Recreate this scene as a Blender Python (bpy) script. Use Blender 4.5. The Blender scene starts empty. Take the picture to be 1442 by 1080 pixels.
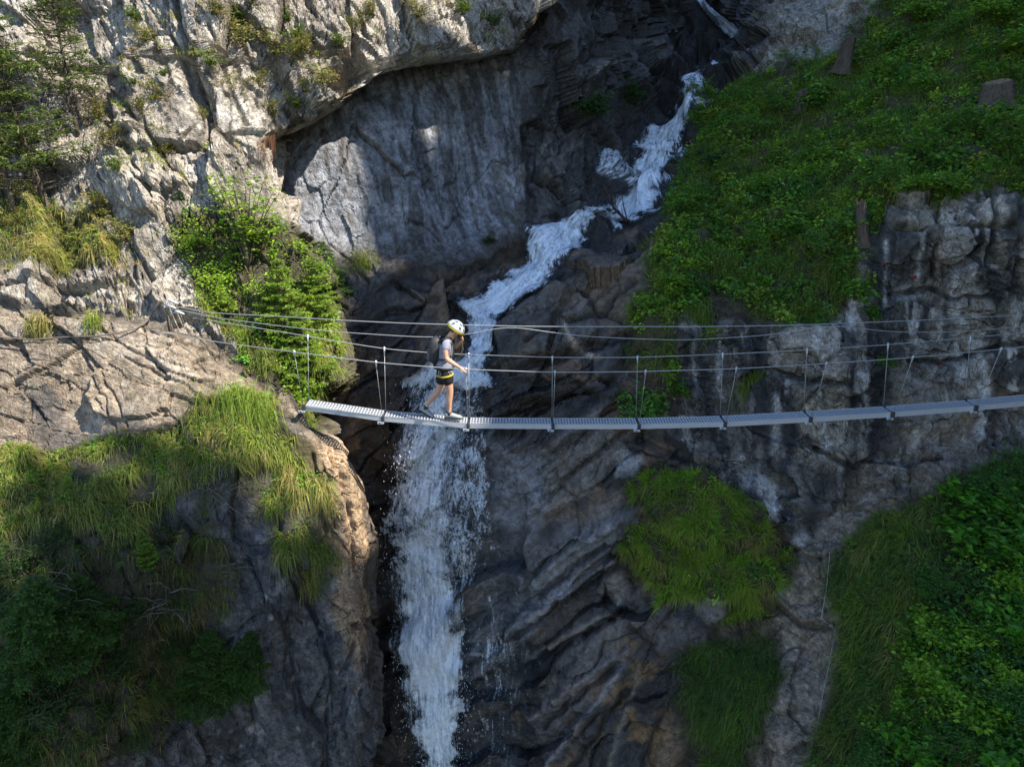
import bpy, math, random
import numpy as np
from mathutils import Vector, Matrix
R = math.radians
C = bpy.context.scene.collection
rng = np.random.default_rng(7)
random.seed(7)

# ------------------------------------------------------------------ camera model (used to survey the place)
PITCH = R(20.0); FOC = 974.0
CP, SP = math.cos(PITCH), math.sin(PITCH)
def at(px, py, Y):
    """point of the place seen in direction (px, py) of the survey photograph, Y metres ahead"""
    px = np.asarray(px, float); py = np.asarray(py, float); Y = np.asarray(Y, float)
    v = (540.0 - py) / FOC
    dy = CP + SP * v; dz = -SP + CP * v
    return np.stack([(px - 721.0) / FOC / dy * Y, Y + 0 * dz, dz / dy * Y], -1)
def pix(P):
    P = np.asarray(P, float)
    d = P[..., 1] * CP - P[..., 2] * SP
    return 721 + P[..., 0] / d * FOC, 540 - (P[..., 1] * SP + P[..., 2] * CP) / d * FOC

# ------------------------------------------------------------------ noise
def _hash(ix, iy, iz, seed):
    h = (ix.astype(np.uint32) * np.uint32(374761393) + iy.astype(np.uint32) * np.uint32(668265263)
         + iz.astype(np.uint32) * np.uint32(2147483647 - 1013904223) + np.uint32((seed * 974711) & 0xffffffff))
    h = (h ^ (h >> np.uint32(13))) * np.uint32(1274126177)
    h = (h ^ (h >> np.uint32(16))) * np.uint32(2246822519)
    return h ^ (h >> np.uint32(15))
_G = np.array([[1,1,0],[-1,1,0],[1,-1,0],[-1,-1,0],[1,0,1],[-1,0,1],[1,0,-1],[-1,0,-1],
               [0,1,1],[0,-1,1],[0,1,-1],[0,-1,-1],[1,1,0],[-1,1,0],[0,-1,1],[0,-1,-1]], np.float32)
def perlin(P, seed=0):
    P = np.asarray(P, np.float32); sh = P.shape[:-1]; P = P.reshape(-1, 3)
    Pi = np.floor(P); f = P - Pi; Pi = Pi.astype(np.int32)
    u = f * f * f * (f * (f * 6 - 15) + 10)
    out = np.zeros(len(P), np.float32)
    for a in (0, 1):
        for b in (0, 1):
            for c in (0, 1):
                g = _G[(_hash(Pi[:, 0] + a, Pi[:, 1] + b, Pi[:, 2] + c, seed) & np.uint32(15)).astype(np.int32)]
                d = g[:, 0] * (f[:, 0] - a) + g[:, 1] * (f[:, 1] - b) + g[:, 2] * (f[:, 2] - c)
                w = (u[:, 0] if a else 1 - u[:, 0]) * (u[:, 1] if b else 1 - u[:, 1]) * (u[:, 2] if c else 1 - u[:, 2])
                out += w * d
    return out.reshape(sh)
def fbm(P, octv=4, seed=0, gain=0.5, lac=2.03):
    P = np.asarray(P, np.float32); s = 0; a = 1.0; t = 0
    for o in range(octv):
        s = s + a * perlin(P * (lac ** o), seed + o * 17); t += a; a *= gain
    return s / t
def ridged(P, octv=4, seed=0, gain=0.5):
    P = np.asarray(P, np.float32); s = 0; a = 1.0; t = 0
    for o in range(octv):
        s = s + a * (1 - 2 * np.abs(perlin(P * (2.03 ** o), seed + o * 17))); t += a; a *= gain
    return s / t
def worley(P, seed=0, jit=0.9, tilt=0., box=False):
    """F1, F2 and a value per cell; with tilt, the value leans across the cell so that cells read as broken facets"""
    P = np.asarray(P, np.float32); sh = P.shape[:-1]; P = P.reshape(-1, 3)
    Pi = np.floor(P).astype(np.int32); f = P - Pi
    F1 = np.full(len(P), 9., np.float32); F2 = F1.copy(); cid = np.zeros(len(P), np.float32)
    for a in (-1, 0, 1):
        for b in (-1, 0, 1):
            for c in (-1, 0, 1):
                h = _hash(Pi[:, 0] + a, Pi[:, 1] + b, Pi[:, 2] + c, seed)
                o = np.stack([(h & np.uint32(1023)), (h >> np.uint32(10)) & np.uint32(1023), (h >> np.uint32(20)) & np.uint32(1023)], -1).astype(np.float32) / 1023.
                e = f - ((o - .5) * jit + .5 + np.array([a, b, c], np.float32)); d = np.abs(e).max(-1) ** 2 if box else (e * e).sum(-1)
                m = d < F1
                F2 = np.where(m, F1, np.minimum(F2, d)); F1 = np.where(m, d, F1)
                v = (h % np.uint32(9973)).astype(np.float32) / 9973.
                if tilt: v = v + tilt * ((o[:, [1, 2, 0]] - .5) * e).sum(-1)
                cid = np.where(m, v, cid)
    return np.sqrt(F1).reshape(sh), np.sqrt(F2).reshape(sh), cid.reshape(sh)
def smooth(a, b, x):
    t = np.clip((x - a) / (b - a), 0, 1); return t * t * (3 - 2 * t)

# ------------------------------------------------------------------ outlines
def sdist(poly, X, Y):
    """signed distance (inside positive) from points to a polygon, survey pixels"""
    p = np.array(poly, float); n = len(p); X = np.asarray(X, np.float32); Y = np.asarray(Y, np.float32)
    d = np.full(X.shape, 1e9, np.float32); ins = np.zeros(X.shape, bool)
    for i in range(n):
        a = p[i]; b = p[(i + 1) % n]; e = b - a
        t = np.clip(((X - a[0]) * e[0] + (Y - a[1]) * e[1]) / (e @ e + 1e-9), 0, 1)
        d = np.minimum(d, (X - a[0] - t * e[0]) ** 2 + (Y - a[1] - t * e[1]) ** 2)
        c = ((a[1] <= Y) != (b[1] <= Y)) & (X < (b[0] - a[0]) * (Y - a[1]) / (b[1] - a[1] + 1e-12) + a[0])
        ins ^= c
    return np.where(ins, 1, -1) * np.sqrt(d)
def ldist(line, X, Y):
    """distance from points to a polyline, survey pixels"""
    p = np.array(line, float); d = np.full(X.shape, 1e9)
    for a, b in zip(p[:-1], p[1:]):
        e = b - a; t = np.clip(((X - a[0]) * e[0] + (Y - a[1]) * e[1]) / (e @ e + 1e-9), 0, 1); d = np.minimum(d, (X - a[0] - t * e[0]) ** 2 + (Y - a[1] - t * e[1]) ** 2)
    return np.sqrt(d)
def tps(pts):
    p = np.array(pts, float); xy = p[:, :2] / 500.; n = len(p)
    r2 = ((xy[:, None] - xy[None]) ** 2).sum(-1)
    K = 0.5 * r2 * np.log(r2 + 1e-12) + np.eye(n) * 1e-4
    Pm = np.c_[np.ones(n), xy]
    A = np.block([[K, Pm], [Pm.T, np.zeros((3, 3))]])
    w = np.linalg.solve(A, np.r_[p[:, 2], 0, 0, 0])
    def f(X, Y):
        X = np.asarray(X, float) / 500; Y = np.asarray(Y, float) / 500; sh = X.shape; X = X.ravel(); Y = Y.ravel()
        o = w[n] + w[n + 1] * X + w[n + 2] * Y
        for i in range(n):
            r = (X - xy[i, 0]) ** 2 + (Y - xy[i, 1]) ** 2
            o += w[i] * 0.5 * r * np.log(r + 1e-12)
        return o.reshape(sh)
    return f

# ------------------------------------------------------------------ mesh building
def mesh_np(name, V, F, mat, parent=None, smooth_=True, attrs=None):
    """V (n,3), F (m,k) with k=3 or 4 -> one linked mesh object"""
    me = bpy.data.meshes.new(name); V = np.asarray(V, np.float32); F = np.asarray(F, np.int32)
    m, k = F.shape
    me.vertices.add(len(V)); me.vertices.foreach_set('co', V.ravel())
    me.loops.add(m * k); me.loops.foreach_set('vertex_index', F.ravel())
    me.polygons.add(m); me.polygons.foreach_set('loop_start', np.arange(0, m * k, k, dtype=np.int32))
    me.polygons.foreach_set('loop_total', np.full(m, k, np.int32))
    me.polygons.foreach_set('use_smooth', np.full(m, smooth_, bool))
    me.update(calc_edges=True)
    for an, (ty, data) in (attrs or {}).items():
        a = me.attributes.new(an, ty, 'POINT')
        a.data.foreach_set('value' if ty == 'FLOAT' else ('color' if ty == 'FLOAT_COLOR' else 'vector'), np.asarray(data, np.float32).ravel())
    me.validate()
    if mat: me.materials.append(mat)
    o = bpy.data.objects.new(name, me); C.objects.link(o)
    if parent: o.parent = parent
    return o
def tag(o, label=None, cat=None, group=None, kind=None):
    for k, v in (('label', label), ('category', cat), ('group', group), ('kind', kind)):
        if v: o[k] = v
    return o
def empty(name, loc=(0, 0, 0), rz=0):
    o = bpy.data.objects.new(name, None); C.objects.link(o); o.location = loc; o.rotation_euler = (0, 0, rz); o.empty_display_size = .1
    return o
class MB:
    """collects tubes, boxes, lathes as quads/tris for one mesh"""
    def __init__(s): s.v = []; s.f = []; s.n = 0
    def add(s, V, F):
        V = np.asarray(V, float); s.v.append(V); s.f += [tuple(int(i) + s.n for i in f) for f in F]; s.n += len(V); return s
    def tube(s, pts, rad, seg=6, cap=True):
        pts = np.asarray(pts, float); n = len(pts); rad = np.broadcast_to(np.asarray(rad, float), (n,))
        T = np.gradient(pts, axis=0); T /= np.linalg.norm(T, axis=1)[:, None] + 1e-12
        ref = np.array([0, 0, 1.]) if abs(T[0, 2]) < .9 else np.array([1., 0, 0])
        u = np.cross(T[0], ref); u /= np.linalg.norm(u); V = []
        for i in range(n):
            u = u - T[i] * (u @ T[i]); u /= np.linalg.norm(u) + 1e-12; w = np.cross(T[i], u)
            for k in range(seg):
                a = 2 * math.pi * k / seg; V.append(pts[i] + rad[i] * (math.cos(a) * u + math.sin(a) * w))
        F = [(i * seg + k, i * seg + (k + 1) % seg, (i + 1) * seg + (k + 1) % seg, (i + 1) * seg + k) for i in range(n - 1) for k in range(seg)]
        if cap: F += [tuple(range(seg))[::-1], tuple((n - 1) * seg + k for k in range(seg))]
        return s.add(V, F)
    def box(s, c, size, M=None):
        x, y, z = [d / 2 for d in size]
        V = np.array([(a, b, d) for d in (-z, z) for b in (-y, y) for a in (-x, x)])
        if M is not None: V = V @ np.array(M).T
        return s.add(V + np.asarray(c, float), [(0, 2, 3, 1), (4, 5, 7, 6), (0, 1, 5, 4), (2, 6, 7, 3), (0, 4, 6, 2), (1, 3, 7, 5)])
    def rings(s, rings, closed=True, cap=True):
        k = len(rings[0]); V = np.concatenate(rings)
        F = [(i * k + j, i * k + (j + 1) % k, (i + 1) * k + (j + 1) % k, (i + 1) * k + j) for i in range(len(rings) - 1) for j in range(k if closed else k - 1)]
        if cap: F += [tuple(range(k))[::-1], tuple((len(rings) - 1) * k + j for j in range(k))]
        return s.add(V, F)
    def build(s, name, mat, parent=None, sm=True, bevel=0, subsurf=0):
        me = bpy.data.meshes.new(name); me.from_pydata(np.concatenate(s.v).tolist(), [], s.f); me.validate(); me.update()
        me.polygons.foreach_set('use_smooth', np.full(len(me.polygons), sm, bool)); me.materials.append(mat)
        o = bpy.data.objects.new(name, me); C.objects.link(o)
        if parent: o.parent = parent
        if bevel:
            b = o.modifiers.new('bevel', 'BEVEL'); b.width = bevel; b.segments = 2; b.limit_method = 'ANGLE'
        if subsurf:
            b = o.modifiers.new('sub', 'SUBSURF'); b.levels = b.render_levels = subsurf
        return o

# ------------------------------------------------------------------ materials
class NT:
    def __init__(s, name):
        s.m = bpy.data.materials.new(name); s.m.use_nodes = True; s.t = s.m.node_tree; s.t.nodes.clear()
        s.out = s.n('ShaderNodeOutputMaterial')
    def n(s, ty, **kw):
        nd = s.t.nodes.new(ty)
        for k, v in kw.items():
            if k.startswith('i_'):
                nd.inputs[k[2:].replace('_', ' ')].default_value = v
            else: setattr(nd, k, v)
        return nd
    def l(s, a, b): s.t.links.new(a, b)
    def attr(s, name): return s.n('ShaderNodeAttribute', attribute_name=name)
    def noise(s, vec, scale, detail=5, rough=.55, dist=0):
        nd = s.n('ShaderNodeTexNoise'); nd.inputs['Scale'].default_value = scale; nd.inputs['Detail'].default_value = detail
        nd.inputs['Roughness'].default_value = rough; nd.inputs['Distortion'].default_value = dist
        if vec is not None: s.l(vec, nd.inputs['Vector'])
        return nd
    def ramp(s, fac, stops, interp='LINEAR'):
        nd = s.n('ShaderNodeValToRGB'); cr = nd.color_ramp; cr.interpolation = interp
        while len(cr.elements) < len(stops): cr.elements.new(.5)
        for e, (p, c) in zip(cr.elements, stops):
            e.position = p; e.color = (*c, 1) if hasattr(c, '__len__') else (c, c, c, 1)
        s.l(fac, nd.inputs['Fac']); return nd
    def mix(s, fac, a, b, bt='MIX'):
        nd = s.n('ShaderNodeMix', data_type='RGBA', blend_type=bt)
        for sock, val in ((nd.inputs[0], fac), (nd.inputs[6], a), (nd.inputs[7], b)):
            if hasattr(val, 'links') or isinstance(val, bpy.types.NodeSocket): s.l(val, sock)
            else: sock.default_value = val if not hasattr(val, '__len__') else ((*val, 1) if len(val) == 3 else val)
        return nd.outputs[2]
    def math(s, op, a, b=0., clamp=False):
        nd = s.n('ShaderNodeMath', operation=op, use_clamp=clamp)
        for sock, val in ((nd.inputs[0], a), (nd.inputs[1], b)):
            if isinstance(val, bpy.types.NodeSocket): s.l(val, sock)
            else: sock.default_value = val
        return nd.outputs[0]
    def bump(s, h, strength=.5, dist=.05, normal=None):
        nd = s.n('ShaderNodeBump'); nd.inputs['Strength'].default_value = strength; nd.inputs['Distance'].default_value = dist
        s.l(h, nd.inputs['Height'])
        if normal is not None: s.l(normal, nd.inputs['Normal'])
        return nd.outputs['Normal']
    def bsdf(s, color, rough=.8, spec=.3, normal=None, metallic=0):
        nd = s.n('ShaderNodeBsdfPrincipled')
        for nm, val in (('Base Color', color), ('Roughness', rough), ('Specular IOR Level', spec), ('Metallic', metallic)):
            if isinstance(val, bpy.types.NodeSocket): s.l(val, nd.inputs[nm])
            else: nd.inputs[nm].default_value = val if not hasattr(val, '__len__') else (*val, 1)
        if normal is not None: s.l(normal, nd.inputs['Normal'])
        return nd
    def done(s, sh):
        s.l(sh, s.out.inputs['Surface']); return s.m
def simple(name, col, rough=.6, metallic=0, spec=.4, var=.25, scale=12):
    t = NT(name); g = t.n('ShaderNodeNewGeometry'); nz = t.noise(g.outputs['Position'], scale, 5, .6)
    c = t.mix(nz.outputs['Fac'], [x * (1 - var) for x in col], [min(1, x * (1 + var)) for x in col])
    b = t.bsdf(c, rough, spec, t.bump(nz.outputs['Fac'], .25, .01), metallic)
    return t.done(b.outputs[0])
# ================================================================== terrain: two rock masses of the gorge
A_PTS = [(425,582,10.45),(400,560,10.75),(350,545,10.8),(300,520,10.9),(250,470,11.2),(190,452,11.3),(100,440,11.4),(0,430,11.5),(-260,430,11.5),
 (230,608,10.0),(330,560,10.4),(100,632,9.95),(0,640,9.9),(-260,645,9.8),(0,370,12.0),(80,345,12.4),(150,355,12.2),(60,300,12.9),(50,200,13.9),(50,100,15.0),(50,0,16.0),(50,-160,17.8),
 (-260,300,12.6),(-260,100,14.6),(-260,-160,17.5),(200,330,12.6),(250,250,13.1),(300,200,13.5),(300,100,14.3),(300,0,15.2),(300,-160,16.8),
 (400,150,14.2),(400,50,15.2),(500,100,15.1),(500,0,16.0),(600,60,16.1),(600,-40,17.0),(700,50,17.0),(700,-100,18.2),(850,-160,19.5),
 (385,200,13.8),(440,165,14.4),(500,128,14.9),(570,92,15.6),(650,84,16.2),(730,68,17.0),
 (270,310,12.8),(330,330,13.0),(390,340,13.2),(300,400,12.3),(360,440,12.0),(430,400,12.6),(472,440,12.6),(350,500,11.5),(420,520,11.6),(470,530,11.9),
 (200,385,12.2),(270,420,11.9),(225,440,11.6),
 (452,610,10.5),(472,640,10.4),(485,690,10.3),(400,640,10.05),(330,640,9.8),(300,590,10.2),(350,700,9.6),(420,700,9.9),(460,760,10.0),(500,760,10.2),(515,850,10.0),
 (400,800,9.5),(450,900,9.6),(520,900,9.9),(400,950,9.4),(520,1000,9.8),(450,1080,9.4),(500,1260,9.3),(350,1080,9.1),(350,1260,9.0),
 (0,700,9.0),(150,700,9.15),(250,720,9.3),(0,800,8.3),(150,800,8.6),(280,800,9.2),(0,900,7.8),(150,900,8.2),(250,950,8.8),(0,1080,7.2),(150,1080,7.6),(250,1080,8.5),
 (-260,700,8.8),(-260,900,7.4),(-260,1100,6.6),(0,1260,6.6),(200,1260,7.6)]
A_SIL = [(-170,900),(0,775),(60,735),(75,720),(88,640),(92,570),(110,530),(130,498),(150,468),(170,436),(200,386),(230,388),(330,396),(380,438),(440,474),(500,474),(540,468),(558,448),(572,440),(600,456),
 (620,474),(650,488),(700,506),(750,514),(800,519),(850,523),(900,527),(950,529),(1000,531),(1040,524),(1080,505),(1270,490)]
B_PTS = [(280,-160,20),(280,200,16.6),(280,600,15),(280,1000,14),(400,250,15.3),(400,330,14.9),(450,400,14.5),(480,450,14.2),(450,200,15.7),(500,200,15.9),(520,300,15.5),(520,370,15.0),(600,120,16.9),(600,200,16.5),
 (600,300,16.0),(600,360,15.5),(700,100,17.9),(700,200,17.5),(700,300,17.0),(800,100,19.5),(800,200,18.8),(850,50,21),(800,0,20.5),(700,0,18.8),(600,0,18.0),(500,100,16.8),(700,-160,21),
 (560,385,14.8),(500,480,13.9),(520,560,13.7),(530,650,13.6),(545,750,13.5),(545,850,13.3),(545,950,13.1),(545,1080,12.7),(610,400,14.7),(640,420,14.6),(610,460,14.2),
 (650,450,14.7),(690,490,14.3),(640,520,14.0),(620,560,13.8),(620,600,13.7),(620,700,13.4),(610,800,13.2),(610,900,13.0),(610,1000,12.8),(610,1080,12.6),(610,1260,12.1),
 (720,420,15.3),(760,380,16),(770,340,16.6),(800,320,17.3),(850,310,18),(900,290,19),(930,240,20.5),(950,180,22),(975,150,22.8),(970,105,24.5),(1000,95,25),(1020,50,27),(990,0,29),
 (770,270,17.6),(860,245,19.0),(860,150,21),(920,120,23.5),(950,50,28),(900,0,24),(950,-160,34),
 (850,340,16.6),(900,340,16.2),(820,380,15.3),(880,400,14.6),(800,440,14.2),(740,460,14.2),(700,525,13.6),(760,540,13.45),(850,480,13.6),(900,455,13.4),(880,540,13.1),(760,620,13.3),(700,640,13.5),
 (700,740,13.2),(760,720,12.9),(850,640,12.9),(850,740,12.5),(720,850,12.8),(780,830,12.4),(860,850,12.2),(720,950,12.6),(800,950,12.0),(900,950,11.5),(720,1080,12.2),(820,1080,11.4),(920,1080,10.8),
 (720,1260,11.6),(920,1260,10),(925,330,15.9),(960,270,17.8),(985,190,20.8),(1010,130,22.5),(1050,80,23.5),(1060,20,24.5),(1080,150,20.5),(1000,300,16.5),(1000,400,14.2),(960,455,13.2),(1100,300,15.5),
 (1100,400,13.9),(1100,200,18.5),(1200,100,19.6),(1200,60,20.8),(1150,30,22.5),(1200,200,17),(1200,250,15.4),(1300,200,15.5),(1300,150,16.8),(1300,50,19.5),(1300,0,20.5),(1440,0,19),(1440,100,16.5),(1440,200,14.3),
 (1440,255,13.4),(1700,0,17.2),(1700,200,13.6),(1200,-160,25),(1700,-160,20.5),(1230,290,13.7),(1350,275,13.1),(1440,275,12.8),(1200,430,13.0),(1300,400,12.7),(1440,400,12.4),(1000,480,13),(1080,470,13),
 (1150,480,12.7),(1000,560,12.7),(1100,560,12.6),(1180,520,12.2),(1300,520,12.3),(1440,520,12.0),(1180,640,12.0),(1050,620,12.5),(950,620,12.7),(1300,620,12.1),(1440,620,11.8),(1700,400,12),(1700,600,11.4),
 (900,690,12.5),(1000,670,12.2),(1070,720,12.0),(1000,735,11.5),(1080,780,11.6),(950,790,11.7),(1050,830,11.2),(900,880,11.8),(950,850,11.7),(960,900,11.5),(1050,870,11.2),(1030,920,10.8),(980,980,10.7),
 (1060,980,10.2),(1000,1040,10.5),(1150,750,11.5),(1200,720,11.6),(1150,850,10.9),(1160,930,10.3),(1120,1000,9.8),(1080,1080,9.4),(1090,1260,8.4),(1250,750,10.8),(1210,850,10.4),(1300,720,10.9),(1400,665,11.2),
 (1440,645,11.2),(1350,800,9.9),(1440,750,10),(1220,950,9.6),(1300,900,9.2),(1440,900,8.6),(1200,1050,8.9),(1300,1050,8.2),(1440,1050,7.5),(1300,1260,7.0),(1500,1260,6.3),(1700,700,9.8),(1700,1000,7)]

def unit(v): v = np.array(v, float); return v / np.linalg.norm(v)
def frame(a, b):
    a = unit(a); b = np.array(b, float); b = unit(b - a * (a @ b)); return a, b, np.cross(a, b)
def along(P, fr, sc):
    return np.stack([(P @ fr[0]) / sc[0], (P @ fr[1]) / sc[1], (P @ fr[2]) / sc[2]], -1).astype(np.float32)
FR_LIME = frame((.36, -.42, -.83), (.92, .25, .2))
FR_SLAB = frame((.93, -.1, -.30), (.25, -.5, .8))
FR_WET = frame((.62, .15, .62), (-.6, -.2, .7))
FR_BACK = frame((.1, .1, -1), (.9, .4, 0))

def warp(P, f, a, s):
    return P + a * np.stack([fbm(P * f + s, 3), fbm(P * f + s + 23, 3), fbm(P * f + s + 51, 3)], -1)
def crack(F1, F2, w): return 1 - smooth(0, w, F2 - F1)
def facets(W, fr, sc, seed, amp, tilt=2.2):
    F1, F2, c = worley(along(W, fr, sc), seed, .95, tilt * .75); return (c - .5) * amp, F1, F2
def d_lime(P):
    W = warp(P, .8, .12, 11); b1 = .3 + .7 * smooth(-.12, .22, fbm(P * .55, 3, 71)); b2 = .25 + .75 * smooth(-.1, .2, fbm(P * .9, 3, 72))
    d, F1, F2 = facets(W, FR_LIME, (3.0, 1.15, 1.2), 3, .56, 2.); d = d - .14 * crack(F1, F2, .035) * smooth(-.1, .2, fbm(P * .7, 2, 79))
    e, F1, F2 = facets(W, FR_LIME, (1.3, .50, .6), 4, .24, 2.0); d = d + b1 * (e - .05 * crack(F1, F2, .03))
    e, F1, F2 = facets(W, FR_LIME, (.46, .17, .25), 5, .12, 2.4); d = d + b2 * e
    e, F1, F2 = facets(W, FR_LIME, (.22, .08, .12), 6, .05, 2.4); d = d + b2 * e
    return d + .20 * fbm(P * .5, 3, 2) + .02 * fbm(P * 6, 3, 9)
def d_slab(P):
    W = warp(P, 1.0, .16, 5)
    F1, F2, c = worley(along(W, FR_SLAB, (1.7, .34, .8)), 8, .95, 1.3)
    F1b, F2b, cb = worley(along(W, FR_SLAB, (.55, .10, .3)), 9, .95, 1.3)
    m = smooth(-.15, .2, fbm(P * .8, 3, 73))
    return (c - .5) * .17 - .04 * crack(F1, F2, .05) + m * (cb - .5) * .07 + .18 * fbm(P * .7, 3, 6) + .02 * fbm(P * 7, 3, 1)
def d_bluff(P):
    W = warp(P, .9, .25, 1); m = smooth(-.15, .2, fbm(P * .7, 3, 74))
    F1, F2, c = worley(along(W, FR_BACK, (1.5, .8, .8)), 18, .95, 1.3)
    F1b, F2b, cb = worley(along(W, FR_LIME, (.45, .22, .3)), 19, .95, 1.4)
    return (c - .5) * .38 - .05 * crack(F1, F2, .05) + m * (cb - .5) * .12 + .26 * fbm(P * .7, 4, 23) + .05 * ridged(P * 2.6, 4, 24) + .03 * fbm(P * 7, 4, 25)
def d_wet(P):
    W = warp(P, .6, .5, 3); m = smooth(-.05, .25, fbm(P * .6, 3, 75))
    F1, F2, c = worley(along(W, FR_WET, (2.4, .75, 1.2)), 17, .95, 1.4)
    F1b, F2b, cb = worley(along(W, FR_WET, (1.1, .17, .4)), 20, .95, 1.6)
    F1c, F2c, cc = worley(along(W, FR_WET, (.5, .06, .2)), 21, .95, 1.6)
    return .30 * fbm(P * .55, 3, 14) + (c - .5) * .44 - .04 * crack(F1, F2, .06) + m * (cb - .5) * .05 + m * (cc - .5) * .012 + .07 * fbm(W * 1.6, 3, 16) + .012 * fbm(P * 8, 3, 4)
def d_back(P):
    W = warp(P, .6, .35, 2)
    F1, F2, c = worley(along(W, FR_BACK, (1.5, 1.3, 1.1)), 28, .85, 1.2, True)
    F1b, F2b, cb = worley(along(W, FR_LIME, (.7, .35, .4)), 29, .95, 1.4)
    return (c - .5) * .62 - .10 * crack(F1, F2, .06) + (cb - .5) * .18 + .25 * fbm(P * .5, 3, 34) + .05 * fbm(P * 3.5, 4, 35)
def d_recess(P):
    W = warp(P, .8, .3, 2); m = smooth(0, .25, fbm(P * .6, 3, 76))
    F1, F2, c = worley(along(W, FR_BACK, (2.2, 1.6, 1.5)), 48, .95, 1.2)
    F1b, F2b, cb = worley(along(W, FR_LIME, (.8, .3, .4)), 49, .95, 1.4)
    return (c - .5) * .30 - .04 * crack(F1, F2, .03) + m * (cb - .5) * .12 + .22 * fbm(P * .7, 3, 44) + .05 * fbm(along(P, FR_BACK, (.8, .22, .3)), 3, 45) + .025 * fbm(P * 6, 4, 46)
FR_BED = frame((.97, -.2, -.12), (.15, .2, -1))
def d_cliff(P):
    W = warp(P, .7, .22, 4); m = smooth(-.10, .16, fbm(P * .7, 3, 77)); k = smooth(-.2, .15, fbm(P * .9, 2, 78))
    F1, F2, c = worley(along(W, FR_BED, (.95, .80, .9)), 38, .75, 1.0, True)
    F1b, F2b, cb = worley(along(W, FR_BED, (.42, .30, .4)), 39, .85, 1.3, True)
    F1c, F2c, cc = worley(along(W, FR_BED, (.17, .11, .2)), 40, .95, 1.5)
    return (c - .5) * .34 - .10 * k * crack(F1, F2, .05) + (.25 + .75 * m) * ((cb - .5) * .12 - .03 * crack(F1b, F2b, .05)) + m * (cc - .5) * .07 + .24 * fbm(P * .7, 3, 53) + .03 * fbm(P * 4.2, 4, 54)
def d_soil(P):
    F1, F2, c = worley(P * np.array([1.9, 1.9, 1.5]) + .4 * fbm(P * 1.4, 2, 64)[..., None], 65)
    return .26 * (.62 - F1) + .16 * (c - .5) + .14 * fbm(P * .9, 3, 61) + .06 * fbm(P * 3.4, 4, 62) + .02 * fbm(P * 13, 2, 63)

# outlines of rock kinds and plant cover (survey pixels)
Z_SLAB = [(-300,425),(0,425),(100,440),(180,448),(225,455),(290,470),(340,510),(400,548),(440,580),(430,600),(390,575),(330,566),(240,602),(60,640),(-300,650)]
Z_BLUFFTAN = [(430,590),(490,600),(540,760),(545,900),(500,930),(470,840),(455,760),(430,680),(420,620)]
Z_RECESS = [(370,190),(560,80),(740,60),(735,335),(660,372),(560,385),(500,440),(380,440)]
Z_WET = [(470,430),(560,378),(660,372),(740,350),(745,320),(850,330),(940,290),(925,360),(895,450),(860,560),(960,640),(880,670),(880,790),(1000,850),(1000,930),(960,1000),(990,1300),(470,1300)]
Z_BACK = [(725,-200),(1080,-200),(1090,60),(1010,140),(960,240),(940,300),(850,335),(740,325)]
Z_CLIFF = [(955,455),(1130,470),(1205,430),(1230,275),(1800,250),(1800,640),(1400,650),(1240,720),(1130,770),(1075,720),(1000,655),(900,660),(880,600),(960,560)]
Z_UPCLIFF = [(1040,-200),(1290,-200),(1250,0),(1185,60),(1170,85),(1110,90),(1060,130),(1030,100)]
Z_PATH = [(1120,745),(1180,715),(1260,700),(1280,730),(1190,790),(1190,880),(1170,960),(1130,1090),(1110,1300),(1040,1300),(1060,1080),(1105,960),(1095,880),(1080,830),(1130,790)]
Z_EARTH = [(960,900),(1000,870),(1100,840),(1110,960),(1040,1300),(985,1300)]

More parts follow.
